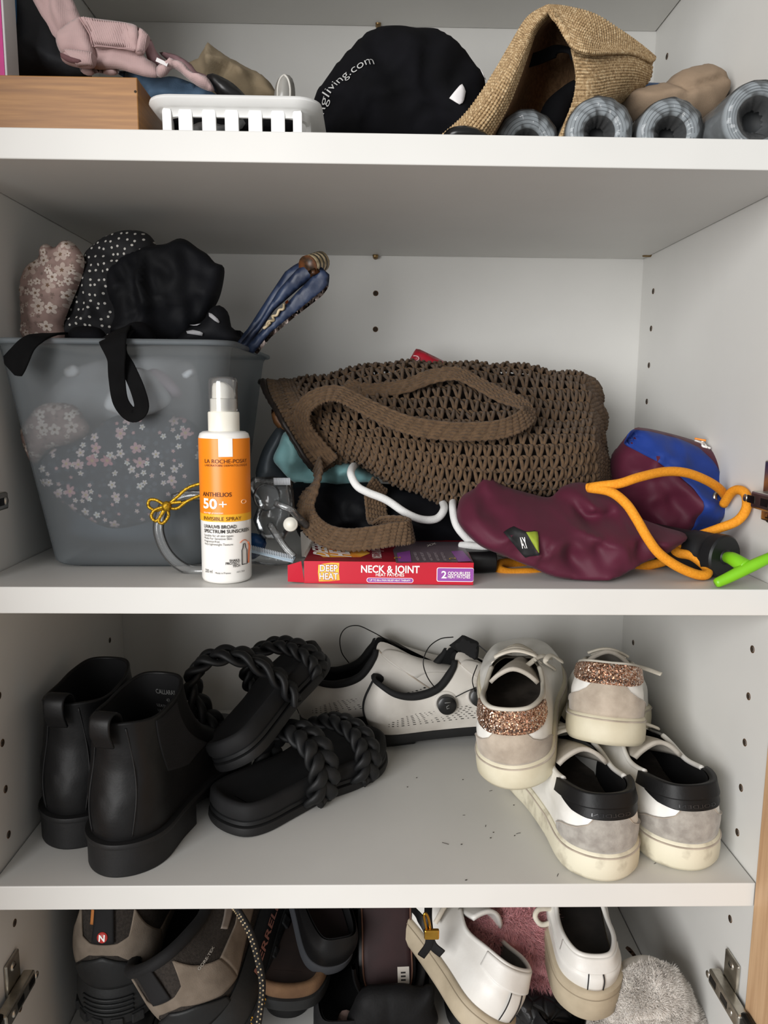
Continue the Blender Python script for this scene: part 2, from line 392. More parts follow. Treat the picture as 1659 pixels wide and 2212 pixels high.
# lettering: flat text turned into mesh points (x along the line, y up)
_TX = {}
def text2d(s, bold=0., space=1., res=3):
    k = (s, bold, space, res)
    if k not in _TX:
        cu = bpy.data.curves.new('lettering', 'FONT'); cu.body = s; cu.size = 1; cu.offset = bold; cu.space_character = space; cu.resolution_u = res; cu.fill_mode = 'FRONT'
        o = bpy.data.objects.new('lettering', cu); COL.objects.link(o); dg = bpy.context.evaluated_depsgraph_get(); me = o.evaluated_get(dg).to_mesh()
        v = np.array([p.co[:] for p in me.vertices]); f = [tuple(p.vertices) for p in me.polygons]
        o.evaluated_get(dg).to_mesh_clear(); bpy.data.objects.remove(o); bpy.data.curves.remove(cu)
        x0, x1 = v[:, 0].min(), v[:, 0].max(); v[:, 0] -= x0; _TX[k] = (v[:, :2], f, x1-x0)
    return _TX[k]
def text_plane(s, o, ex, ey, height, width=None, off=None, bold=0., space=1., align='l'):
    """text on a plane: o origin (baseline start), ex along, ey up, cap height, optional total width"""
    v, f, w = text2d(s, bold, space); ex = np.array(ex, float)/np.linalg.norm(ex); ey = np.array(ey, float)/np.linalg.norm(ey)
    sy = height/.73; sx = sy if width is None else width/w; dx = {'l': 0, 'c': -w*sx/2, 'r': -w*sx}[align]
    p = np.array(o)+(v[:, :1]*sx+dx)*ex+v[:, 1:]*sy*ey
    if off is not None: p = p+np.array(off)
    return p, f
# ================================================================== cabinet
M_wh = mat('white_melamine', 'd6d5d1', .42, 'd1d0cc', 8, .04, 900, .0004)
M_edge = mat('white_edge_band', 'f1efe9', .38, 'eeece6', 8)
M_hole = mat('brass_hole_lining', '6a4a28', .5, '3a2614', 400)
M_pin = mat('bronze_shelf_pin', '8a7048', .38, '6a5434', 300, metal=.7)
M_chr = mat('hinge_steel', 'cfcabf', .32, 'aaa498', 80, metal=1.)
M_chrd = mat('hinge_dark_steel', '3a3836', .35, '1e1d1c', 80, metal=.8)
M_oak = mat('oak_door_veneer', 'b08a66', .5, 'cdaa84', 30, .15, 400, .0005, stretch=(6, 6, .35), lo=.3, hi=.7)
BOT, TOP = -.62, .80
struct('wall_back', box(-.02, W+.02, D, D+.01, BOT, TOP), M_wh, smooth=False)
wl = struct('wall_left', box(-.018, 0, 0, D, BOT, TOP, .0008), M_wh, smooth=False)
wr = struct('wall_right', box(W, W+.018, 0, D, BOT, TOP, .0008), M_wh, smooth=False)
def shelf(name, ztop, th=TH, y0=.0):
    return struct(name, box(.0011, W-.0011, y0, D-.0006, ztop-th, ztop, .0007), M_wh, smooth=False)
for nm, z in (('ceiling', ZT+TH), ('trim_1', ZA), ('trim_2', ZB), ('trim_3', ZC), ('floor', ZD)): shelf(nm, z)
# shelf pins and drilled holes (rows 38 mm apart, front row, rear row and a middle row in the back)
def hole(p, axis, parent, r=.0027):
    p = np.array(p, float); a = np.array(axis, float); M = frame(p, np.cross(a, (0, 0, 1)) if abs(a[2]) < .9 else (1, 0, 0), a)
    ring = lathe([(r*.55, -.004), (r*.8, .0002), (r*1.12, .0004), (r*1.12, -.001)], 12, M)
    cap = lathe([(0, .0006), (r*.8, .0006)], 12, M)
    o = struct('drilled_hole', join(ring), M_hole, parent); struct('hole_dark_cap', cap, M_hd, o)  # flat dark cap over the hole paints the shade inside it
    return o
M_hd = mat('hole_darkness', '3a2c1c', .8, '241a10', 500)
PZ = .0384
def pin(p, axis, parent):
    a = np.array(axis, float); M = frame(p, np.cross(a, (0, 0, 1)), a)
    struct('shelf_pin', lathe([(0, .009), (.0024, .0088), (.003, .008), (.003, 0)], 12, M), M_pin, parent)
for z0, n0, n1 in ((.24827, -8, 5),):
    for k in range(n0, n1):
        z = z0-PZ*k
        blocked = any(zz-TH-.004 < z < zz+.004 for zz in (ZT+TH, ZA, ZB, ZC))
        if blocked or z > ZT-.01: continue
        hole((W, .29597, z), (-1, 0, 0), wr); hole((0, .29597, z), (1, 0, 0), wl)
for k in range(6): hole((W, .035, -.0565-PZ*k), (-1, 0, 0), wr); hole((0, .035, -.0565-PZ*k), (1, 0, 0), wl)
for k in range(3): hole((W, .035, -.0565-PZ*(6+k)), (-1, 0, 0), wr); hole((0, .035, -.0565-PZ*(6+k)), (1, 0, 0), wl)
hole(Px(1368, 1388, W), (-1, 0, 0), wr); hole(Px(237, 1383, 0), (1, 0, 0), wl)
bk = bpy.data.objects['wall_back']
for k in range(4): hole((.2902, D, .24745-PZ*k), (0, -1, 0), bk)
for px, py in ((811, 553), (817, 54)): pin(P(px, py+2, D), (0, -1, 0), bk)
pin(Px(1406, 549, W), (-1, 0, 0), wr); pin(Px(1436, 36, W), (-1, 0, 0), wr); pin(Px(192, 13, 0), (1, 0, 0), wl)

# oak door, standing open at the right, with a strip of its edge in view
dl = np.array(Matrix.Translation((.0006, -.002, 0))@Matrix.Rotation(math.radians(-22), 4, 'Z'))
struct('door_2', xform(box(-.018, 0, -.30, 0, BOT, TOP, .001), dl), M_oak, smooth=False)
dr = struct('door_1', box(W-.0025, W+.0155, -.42, -.002, BOT, -.02, .001), M_oak, smooth=False)
# ================================================================== shoe toolkit
def pkeys(keys, mirror=True):
    """periodic smooth table: keys {u: tuple}; u in 0..0.5 is mirrored in y (index 1) to the other side"""
    ks = sorted(keys.items())
    if mirror: ks = ks+[(1-u, (v[0], -v[1])+tuple(v[2:])) for u, v in reversed(ks) if 0 < u < .5]
    U = np.array([k[0] for k in ks]); V = np.array([k[1] for k in ks], float); n = len(U)
    Ue = np.r_[U[-2:]-1, U, U[:2]+1]; Ve = np.vstack([V[-2:], V, V[:2]])
    T = np.zeros_like(Ve)
    for i in range(1, len(Ue)-1): T[i] = (Ve[i+1]-Ve[i-1])/(Ue[i+1]-Ue[i-1])
    def fn(u):
        u = np.mod(np.asarray(u, float), 1.); i = np.clip(np.searchsorted(Ue, u, 'right')-1, 1, len(Ue)-3)
        h = (Ue[i+1]-Ue[i]); t = ((u-Ue[i])/h)[..., None]; h = h[..., None]
        return (2*t**3-3*t**2+1)*Ve[i]+(t**3-2*t**2+t)*h*T[i]+(-2*t**3+3*t**2)*Ve[i+1]+(t**3-t**2)*h*T[i+1]
    return fn
OUT_SNEAK = [(0, 0), (.030, .080), (.11, .132), (.28, .142), (.48, .15), (.66, .18), (.82, .165), (.945, .10), (1, 0), (.95, -.11), (.83, -.175), (.66, -.185), (.48, -.15), (.28, -.132), (.11, -.13), (.030, -.080)]
OUT_BOOT = [(0, 0), (.034, .082), (.12, .132), (.28, .14), (.48, .15), (.66, .18), (.82, .165), (.95, .095), (1, 0), (.955, -.10), (.83, -.17), (.66, -.18), (.48, -.145), (.28, -.13), (.12, -.13), (.034, -.082)]
OUT_SLIM = [(0, 0), (.02, .07), (.09, .11), (.28, .115), (.48, .125), (.66, .165), (.82, .155), (.945, .09), (1, 0), (.95, -.09), (.83, -.15), (.66, -.16), (.48, -.12), (.28, -.11), (.09, -.11), (.02, -.07)]
OUT_SANDAL = [(0, 0), (.03, .12), (.12, .165), (.28, .165), (.48, .16), (.66, .195), (.82, .20), (.95, .13), (1, 0), (.96, -.12), (.84, -.195), (.66, -.20), (.48, -.165), (.28, -.165), (.12, -.165), (.03, -.12)]
class Last:
    """surface of a shoe upper: ribs run from the sole outline (v=0) up to the collar edge (v=1), u goes round from the heel (0) by the left side to the toe (.5)"""
    def __init__(s, L, M, out, zs, collar, h1, h2, flip=False, inset=.0):
        s.L, s.M, s.zs = L, np.array(M, float), zs; o = np.array(out, float)
        if flip: o = o[(-np.arange(16)) % 16]*[1, -1]
        s.of = pkeys({k/16: tuple(o[k]) for k in range(16)}, False)
        s.col = pkeys(collar); s.h1 = pkeys(h1); s.h2 = pkeys(h2); s.inset = inset
    def outline(s, u, off=0.):
        p = s.of(u); e = 1e-3; t = s.of(np.asarray(u)+e)-s.of(np.asarray(u)-e); n = np.stack([-t[..., 1], t[..., 0]], -1); n /= np.linalg.norm(n, axis=-1)[..., None]
        return p*s.L+n*off          # the outline runs clockwise seen from above, so this normal points outward
    def loc(s, u, v):
        u, v = np.broadcast_arrays(np.asarray(u, float), np.asarray(v, float)); L = s.L
        p0 = s.outline(u, -s.inset); z0 = np.full(u.shape, s.zs*L); P0 = np.concatenate([p0, z0[..., None]], -1)
        n = (s.outline(u, .001)-s.outline(u, 0))/.001; a = s.h1(u); P1 = P0.copy(); P1[..., :2] += n*(a[..., 0]*L)[..., None]; P1[..., 2] += a[..., 2]*L
        P3 = s.col(u)*L; P2 = P3+s.h2(u)*L; w = v[..., None]
        return (1-w)**3*P0+3*(1-w)**2*w*P1+3*(1-w)*w*w*P2+w**3*P3
    def nrm(s, u, v):
        e = 2e-3; du = s.loc(u+e, v)-s.loc(u-e, v); dv = s.loc(u, np.clip(v+e, 0, 1))-s.loc(u, np.clip(v-e, 0, 1))
        n = np.cross(dv, du); return n/(np.linalg.norm(n, axis=-1)[..., None]+1e-12)
    def W_(s, p): return np.asarray(p)@s.M[:3, :3].T+s.M[:3, 3]
    def S(s, u, v, off=0.):
        u, v = np.broadcast_arrays(np.asarray(u, float), np.asarray(v, float))
        off = np.asarray(off, float); off = off[..., None] if off.ndim else off
        return s.W_(s.loc(u, v)+off*s.nrm(u, v))
    def shell(s, v0=0., v1=1., nu=96, nv=22, off=0., wr=None):
        U, V = np.meshgrid(np.arange(nu)/nu, np.linspace(v0, v1, nv), indexing='ij'); o = off
        if wr: p = s.loc(U, V); o = off+wr[0]*fbm(p, wr[1])*np.clip(V*4, 0, 1)*np.clip((1-V)*5, .15, 1)
        return grid(s.S(U, V, o), True, False)
    def patch(s, u0, u1, vlo, vhi, off=.001, thick=.0012, nu=40, nv=14):
        u = np.linspace(u0, u1, nu); lo = np.array([vlo(x) for x in u]); hi = np.array([vhi(x) for x in u])
        t = np.linspace(0, 1, nv); V = lo[:, None]+(hi-lo)[:, None]*t; U = np.broadcast_to(u[:, None], V.shape)
        A = s.S(U, V, off); B = s.S(U, V, off-thick); v1, f1 = grid(A); v2, f2 = grid(B); N = nu*nv
        ring = [i*nv for i in range(nu)]+[(nu-1)*nv+j for j in range(1, nv)]+[i*nv+nv-1 for i in range(nu-2, -1, -1)]+[j for j in range(nv-2, 0, -1)]
        k = len(ring); f = f1+[tuple(i+N for i in q[::-1]) for q in f2]+[(ring[(i+1) % k], ring[i], ring[i]+N, ring[(i+1) % k]+N) for i in range(k)]
        return np.vstack([v1, v2]), f
    def slab(s, prof, nu=96, u=None, spring=0.):
        """sole: prof = [(offset from outline, z)] in metres, closed below and above"""
        u = np.arange(nu)/nu; A = np.stack([np.concatenate([s.outline(u, o), np.full((nu, 1), z)], 1) for o, z in prof], 1)
        if spring: A[..., 2] += spring*np.clip((A[..., 0]/s.L-.7)/.3, 0, 1)[:]**2
        v, f = grid(s.W_(A), True, False); n = len(prof); f = f+[tuple(i*n for i in range(nu)), tuple((nu-1-i)*n+n-1 for i in range(nu))]; return v, f
    def line(s, u, v, off, r, sides=5, **kw): return tube(s.S(np.asarray(u), np.asarray(v), off), r, sides, **kw)
def shoeM(o, yaw_dir, pitch=0., roll=0.):
    """pose: heel at o, toe towards yaw_dir (x,y), toe raised by pitch, leaned by roll (degrees)"""
    a = math.atan2(yaw_dir[1], yaw_dir[0]); M = Matrix.Translation(Vector([float(x) for x in o]))@Matrix.Rotation(a, 4, 'Z')@Matrix.Rotation(-math.radians(pitch), 4, 'Y')@Matrix.Rotation(math.radians(roll), 4, 'X')
    return np.array(M)
def fur(name, thing, pts, nrm, length, m, width=.0006, comb=(0, 0, -1), amt=.5, seed=1, parent=None):
    r = np.random.default_rng(seed); n = len(pts); l = length*(.6+.8*r.random(n))[:, None]
    jit = r.normal(0, .35, (n, 3)); lump = np.stack([vnoise(pts+k*3.1, 60) for k in range(3)], 1)*.6
    d0 = nrm+jit*.5; d0 /= np.linalg.norm(d0, axis=1)[:, None]; d1 = nrm*.5+np.array(comb)*amt+jit+lump; d1 /= np.linalg.norm(d1, axis=1)[:, None]
    side = np.cross(d0, r.normal(0, 1, (n, 3))); side /= np.linalg.norm(side, axis=1)[:, None]+1e-9
    a = pts-side*width; b = pts+side*width; mid = pts+d0*l*.5; c = mid-side*width*.8; e = mid+side*width*.8; tip = mid+d1*l*.6
    V = np.stack([a, b, e, c, tip], 1).reshape(-1, 3); F = []
    for i in range(n): k = i*5; F += [(k, k+1, k+2, k+3), (k+3, k+2, k+4)]
    v, f = V, F; me = bpy.data.meshes.new(name); me.from_pydata([tuple(p) for p in v-thing.base], [], f); me.update(); me.polygons.foreach_set('use_smooth', [True]*len(f))
    me.materials.append(m); o = bpy.data.objects.new(name, me); COL.objects.link(o); o.parent = parent or thing.o; o['kind'] = 'stuff'; return o

# ------------------------------------------------------------------ materials of the shoes
M_lw = mat('white_worn_leather', 'e6e4de', .45, 'd3d0c8', 28, .12, 500, .0006, lo=.42, hi=.72)
M_lw2 = mat('off_white_canvas', 'c9c4b8', .75, 'b3ada0', 40, .15, 900, .0005)
M_suede = mat('grey_suede', 'a9a49c', .95, '8d8780', 120, .35, 1400, .0008, sheen=.3)
M_suedeb = mat('beige_suede', 'b8ab9b', .95, '9c8f80', 60, .3, 1400, .0008, sheen=.3)
M_rub = mat('yellowed_rubber', 'd4cdb6', .55, 'c5bca2', 30, .06, 600)
M_rubd = mat('dirty_yellowed_rubber', 'd6d0ba', .6, '857a66', 45, .1, 500, lo=.5, hi=.75)
M_blk = mat('black_shoe_leather', '09090a', .5, '101011', 25, .15, 450, .0006, spec=.35)
M_blkm = mat('black_matte', '0b0b0c', .8, '111113', 40)
M_blkb = mat('black_braid_leather', '090a0b', .6, '111214', 60, .2, 700, .0005)
M_blks = mat('black_sole_rubber', '0c0c0d', .6, '141415', 40, .1, 500)
M_ins = mat('dark_insole', '2b2724', .85, '1d1a18', 50)
M_insg = mat('grey_brown_insole', '5b534b', .85, '3c3630', 50)
M_lace = mat('off_white_lace', 'd9d2c4', .85, 'c8c0b0', 80, .4, 2500, .0006)
M_tong = mat('worn_white_tongue', 'bdb6ab', .7, 'a39b8f', 40, .2, 700)
M_cyc = mat('white_microfibre', 'c9c4bc', .5, 'aea8a0', 22, .08, 700, lo=.45, hi=.75)
M_txtd = mat('dark_embossed_lettering', '2c1d16', .7)
M_txtk = mat('black_embossed_lettering', '1c1d20', .25, spec=.8)

SNK_COL = {0: (.045, 0, .305), .07: (.065, .075, .305), .14: (.16, .115, .295), .22: (.30, .118, .27), .29: (.40, .105, .295), .33: (.45, .085, .31), .40: (.55, .055, .285), .46: (.65, .035, .235), .5: (.69, 0, .215)}
SNK_H1 = {0: (.02, 0, .10), .12: (.015, 0, .12), .25: (.0, 0, .12), .36: (.0, 0, .12), .43: (0, 0, .12), .5: (0, 0, .13)}
SNK_H2 = {0: (-.035, 0, -.09), .12: (-.02, .015, -.10), .25: (0, .03, -.08), .35: (.01, .06, -.07), .43: (.06, .07, -.01), .5: (.12, 0, .0)}
def sneaker(label, o, d, pitch=0, roll=0, L=.222, heel='glitter', counter=None, flip=False, sole=None, lining=None, group=None, lace_ends=(), zs=.105, upper=None):
    counter = counter or M_suede; sole = sole or M_rub; lining = lining or M_lw2; upper = upper or M_lw
    M = shoeM(o, d, pitch, roll); k = Last(L, M, OUT_SNEAK, zs, SNK_COL, SNK_H1, SNK_H2, flip)
    t = Thing('sneaker', label, 'sneaker', o, group)
    hs = zs*L
    body = t.add('upper', k.shell(nu=112, nv=26, wr=(.0009, 45)), upper)
    t.add('lining', k.shell(v0=.02, off=-.0028, nv=18), lining)
    # rolled collar edge
    for u in ([np.linspace(-.30, .30, 70)] if heel != 'black' else [np.linspace(-.32, -.155, 30), np.linspace(.155, .32, 30)]): t.add('collar_edge', k.line(u, u*0+1., -.0012, .0022, 8), lining if heel != 'black' else M_lw)
    so = t.add('sole', k.slab([(-.006, 0), (.0008, .0012), (.0034, .005), (.0038, hs*.55), (.003, hs-.001), (.0012, hs+.0008), (-.004, hs)]), sole, auto=50)
    u = np.arange(120)/120; p = np.concatenate([k.outline(u, .0034), np.full((120, 1), hs-.002)], 1); t.add('foxing_line', tube(k.W_(p), .0007, 5, True), M_suedeb, so)
    ins = np.concatenate([k.outline(u, -.004), np.full((120, 1), hs+.003)], 1); g = (k.W_(ins), [tuple(range(120))]); t.add('insole', g, M_insg, smooth=False)
    # suede heel counter, hourglass at the back
    vh = lambda x: .50 if abs(x) > .062 else .62
    def top(x): a = abs(x); return float(np.interp(a, [0, .030, .043, .058, .085, .125, .15], [.80, .80, .64, .47, .34, .24, .10]))
    t.add('heel_counter', k.patch(-.148, .148, lambda x: .015, top, .0013, .0016, 60, 16), counter)
    st = np.linspace(-.146, .146, 90); t.add('stitching', k.line(st, [top(x)-.015 for x in st], .0016, .00035, 4), M_suedeb, t.o.children[-1])
    # heel tab
    def tl(x): return float(np.interp(abs(x), [0, .06, .10, .135, .15], [.60, .60, .64, .76, .93]))
    def tu(x): return float(np.interp(abs(x), [0, .10, .15], [.985, .985, .97]))
    if heel == 'glitter':
        tab = t.add('heel_tab', k.patch(-.148, .148, tl, tu, .0022, .002, 60, 14), mat_glitter())
        word, wm = 'GOLDEN GOOSE', M_txtd
    else:
        tab = t.add('heel_tab', k.patch(-.15, .15, tl, lambda x: .80, .0024, .0022, 60, 12), M_blk)
        t.add('padded_collar', k.patch(-.16, .16, lambda x: .79, lambda x: 1., .0042, .006, 60, 10), M_blk)
        word, wm = 'GOLDEN', M_txtk
    v2, f2, w = text2d(word); uu = (-.075 if heel == 'glitter' else -.05)*(1-2*v2[:, 0]/w); vv = .655+v2[:, 1]*.085
    t.add('lettering', (k.S(uu, vv, .0031), f2), wm, tab, smooth=False)
    # tongue
    x = np.linspace(0, 1, 26); y = np.linspace(-1, 1, 15); X, Yy = np.meshgrid(x, y, indexing='ij')
    wid = np.interp(x, [0, .6, 1], [.035, .075, .088])[:, None]*L
    A = np.stack([np.broadcast_to(((.70-.40*x)*L)[:, None], X.shape), Yy*wid, (np.interp(x, [0, .5, .85, 1], [.195, .27, .315, .33])[:, None]-.055*Yy**2)*L+.001*vnoise(np.stack([X*4, Yy*2, X*0], -1), 1)], -1)
    t.add('tongue', sheet(k.W_(A), .0035), M_tong)
    # laces over the tongue
    for i, uu in enumerate(np.linspace(.335, .455, 5)):
        a, b = k.loc(np.array([uu]), np.array([.97]))[0], k.loc(np.array([1-uu-.008]), np.array([.97]))[0]; q = np.linspace(0, 1, 14)[:, None]
        p = a+(b-a)*q; p[:, 2] += .004+.006*np.sin(np.pi*q[:, 0]); t.add('lace', tube(k.W_(p), .0031, 8, flat=.45, up=np.array(M)[:3, 2]), M_lace)
        for side in (uu+.006, 1-uu-.006):
            c = k.S(np.array([side]), np.array([.9]), .0006)[0]; nn = k.S(np.array([side]), np.array([.9]), .0016)[0]-c; fr = frame(c, np.cross(nn, (.3, .5, .8)), nn)
            t.add('eyelet', lathe([(.0012, .0004), (.0017, .0007), (.0023, .0003), (.0023, -.0008)], 12, fr), M_lw2)
    for pts in lace_ends: t.add('lace', tube(spline(pts, 40), .0026, 8, flat=.45, up=(0, -.5, .9)), M_lace)
    return t, k

s3, k3 = sneaker('white sneaker with black heel, front one of the lower pair, overlapping the shelf front', (.4695, .002, ZC), (-.07, .99), heel='black', sole=M_rubd, lining=M_blkm, flip=True)
s4, k4 = sneaker('white sneaker with black heel beside the right cabinet wall', (.5415, .015, ZC), (-.12, .98), heel='black', sole=M_rubd, lining=M_blkm)
s2, k2 = sneaker('glitter-heeled white sneaker lying on top of the black-heeled pair', (.482, .066, -.151), (.30, .95), pitch=-16, heel='glitter', counter=M_suedeb,
                 lace_ends=[cc_ for cc_ in [[C3(10, 905, 185, .155), C3(10, 940, 175, .15), C3(10, 1000, 190, .14), C3(10, 1078, 218, .13)]]])
s1, k1 = sneaker('glitter-heeled white sneaker tilted heel-down on the left of the sneaker pile', (.404, .054, -.184), (.24, .96), pitch=7, roll=-5, heel='glitter', counter=M_suedeb, flip=True,
                 lace_ends=[[C3(10, 250, 175, .15), C3(10, 330, 180, .14), C3(10, 420, 120, .15), C3(10, 480, 130, .16)], [C3(10, 500, 190, .15), C3(10, 450, 150, .14), C3(10, 480, 115, .15), C3(10, 540, 150, .16)]])

# ------------------------------------------------------------------ ankle boots
BT_COL = {0: (.02, 0, .525), .08: (.05, .08, .525), .16: (.13, .115, .515), .25: (.22, .12, .52), .34: (.32, .115, .54), .42: (.40, .08, .56), .5: (.43, 0, .56)}
BT_H1 = {0: (.03, 0, .16), .12: (.02, 0, .16), .25: (0, 0, .14), .37: (0, 0, .13), .45: (0, 0, .14), .5: (0, 0, .15)}
BT_H2 = {0: (.05, 0, -.2), .12: (.03, .0, -.2), .25: (.02, .0, -.22), .37: (.05, .01, -.34), .45: (.07, .01, -.44), .5: (.06, 0, -.47)}
M_gore = mat('black_elastic_gore', '08080a', .9, '0d0d10', 40, .4, 900)
M_btx = mat('grey_print', '8a8a88', .8)
def boot(label, o, d, L=.228, flip=False, words=True):
    M = shoeM(o, d); k = Last(L, M, OUT_BOOT, .125, BT_COL, BT_H1, BT_H2, flip); t = Thing('ankle_boot', label, 'boot', o)
    t.add('upper', k.shell(nu=120, nv=40, wr=(.0012, 28)), M_blk); t.add('lining', k.shell(v0=.35, off=-.003, nv=20), M_blkm)
    u = np.arange(120)/120; t.add('collar_edge', tube(k.S(u, u*0+1, -.0014), .0017, 6, True), M_blk)
    zs = .125*L
    t.add('welt', k.slab([(-.004, zs-.005), (.0042, zs-.005), (.0048, zs-.003), (.0042, zs-.0008), (-.002, zs)]), M_blks, auto=50)
    # heel block: back third of the outline, then the thin forefoot sole
    def half(x0, x1, z0, z1, off):
        u = np.arange(240)/240; p = k.outline(u, off); m = (p[:, 0] >= x0*L-1e-6) & (p[:, 0] <= x1*L+1e-6); idx = np.where(m)[0]
        if x0 <= 0: idx = np.r_[idx[idx > 120], idx[idx <= 120]]
        q = p[idx]; n = len(q); lo = np.concatenate([q*[1, 1]-[0, 0], np.full((n, 1), z0)], 1); hi = np.concatenate([q, np.full((n, 1), z1)], 1)
        return k.W_(np.vstack([lo, hi])), [tuple(range(n)), tuple(range(2*n-1, n-1, -1))]+[(i, (i+1) % n, n+(i+1) % n, n+i) for i in range(n)]
    t.add('heel_block', half(-1, .36, 0, zs-.0045, .003), M_blks, auto=40, bevel=.0012)
    g = half(.33, 1.1, 0, zs-.0045, .002); lv = (g[0]-M[:3, 3])@M[:3, :3]; low = lv[:, 2] < .002; lv[low, 2] = np.interp(lv[low, 0]/L, [.33, .40, .58, .62, .85, 1.0], [.0175, .0165, .004, .0, .0, .006])
    t.add('outsole', (k.W_(lv), g[1]), M_blks, auto=40)
    for s_ in (-1, 1):
        t.add('elastic_gore', k.patch(min(s_*.16, s_*.30), max(s_*.16, s_*.30), lambda x: float(np.interp(abs(x), [.16, .22, .30], [.5, .36, .5])), lambda x: .985, .0006, .001, 24, 14), M_gore)
        v = np.linspace(.03, .98, 40); t.add('seam', k.line(np.full(40, s_*.052)+.012*s_*np.sin(v*3), v, .0005, .0007, 5), M_blks)
    # pull tab folded over the back edge
    c = k.loc(np.array([0.]), np.array([1.]))[0]; lp = np.array([[.010, 0, -.006], [.006, 0, .006], [-.002, 0, .0105], [-.009, 0, .007], [-.0098, 0, -.003], [-.007, 0, -.010], [-.0045, 0, -.015]])
    p = spline(c+lp, 30); t.add('pull_tab', strap(k.W_(p), np.cross(np.gradient(k.W_(p), axis=0), M[:3, 1]), .0165, .0026), M_blk)
    if words:
        grp = None
        for i, (s_, h) in enumerate((('CALLARAY', .030), ('43', .026), ('LEATHER UPPER', .024), ('LEATHER LINING', .024), ('RUBBER OUTSOLE', .024), ('MADE IN INDIA', .024))):
            v2, f2, w = text2d(s_); sc = h; uu = .5+(v2[:, 0]-w/2)*sc*.55; vv = .935-.030*i+v2[:, 1]*sc*.8
            t.add('size_print', (k.S(uu, vv, -.0036), f2), M_btx, smooth=False)
    return t
boot('black leather ankle boot in front with printed size text inside its shaft', (.0865, .013, ZC), (.22, .97))
boot('black leather ankle boot standing against the left cabinet wall', (.0375, .050, ZC), (.12, .99), flip=True, words=False)

# ------------------------------------------------------------------ braided sandals
def braid(path, up, width, r, turns, n=220):
    p = spline(path, n); t_, nn, b = frames(p, False, up); out = []
    s = np.linspace(0, 1, n)
    for j in range(4):
        ph = j*np.pi/2; off = (width/2-r)*np.sin(s*turns*2*np.pi+ph); dep = r*.75*np.sin(2*(s*turns*2*np.pi+ph))
        out.append(tube(p+b*off[:, None]+nn*dep[:, None], r, 8, flat=.55, up=nn))
    return out
def sandal(label, M, L, flip=False, straps=()):
    k = Last(L, M, OUT_SANDAL, .1, SNK_COL, SNK_H1, SNK_H2, flip); t = Thing('braided_sandal', label, 'sandal', np.array(M)[:3, 3])
    t.add('outsole', k.slab([(-.004, 0), (.0015, .001), (.0025, .004), (.002, .0085), (-.001, .0095)], spring=.003), M_blks, auto=50)
    t.add('midsole', k.slab([(-.002, .009), (.0008, .0105), (.0006, .0135), (-.001, .0145)], spring=.003), M_blkb, auto=50)
    # moulded footbed: raised rim and dished heel
    t.add('footbed', k.slab([(-.0005, .0142), (.001, .018), (.0002, .0265), (-.003, .0285), (-.0065, .0275), (-.012, .0205), (-.02, .0185)], spring=.003), M_blkm, auto=60)
    R3 = np.array(M)[:3, :3]
    for (pts, width) in straps:
        w = k.W_(np.array(pts)*L); up = w-k.W_(np.array([[np.mean([p[0] for p in pts])*L, 0, .1*L]])); up = up/np.linalg.norm(up, axis=1)[:, None]; up = spline(up, 220)
        for g in braid(w, up, width, width*.175, 2.8): t.add('braid_strand', g, M_blkb)
    return t
S_A = ([(.42, .19, .03), (.44, .20, .16), (.44, .13, .27), (.45, 0, .31), (.45, -.13, .27), (.44, -.20, .16), (.42, -.19, .03)], .036)
S_B = ([(.70, .21, .03), (.73, .21, .15), (.74, .13, .23), (.75, 0, .26), (.75, -.13, .23), (.73, -.21, .15), (.70, -.21, .03)], .033)
sandal('black braided sandal lying flat on the lower shoe shelf', shoeM((.160, .076, ZC), (.68, .74)), .192, straps=(S_A, S_B))
S_A2 = ([(.28, .18, .05), (.27, .25, .22), (.29, .23, .42), (.35, .09, .50), (.42, -.07, .42), (.47, -.16, .22), (.48, -.18, .05)], .034)
S_B2 = ([(.68, .20, .05), (.70, .24, .18), (.72, .16, .30), (.75, 0, .31), (.77, -.12, .24), (.76, -.20, .13), (.74, -.20, .04)], .031)
sandal('black braided sandal propped up on its heel, leaning behind the flat one', shoeM((.168, .094, -.186), (.36, .87), pitch=14, roll=-28), .168, flip=True, straps=(S_A2, S_B2))

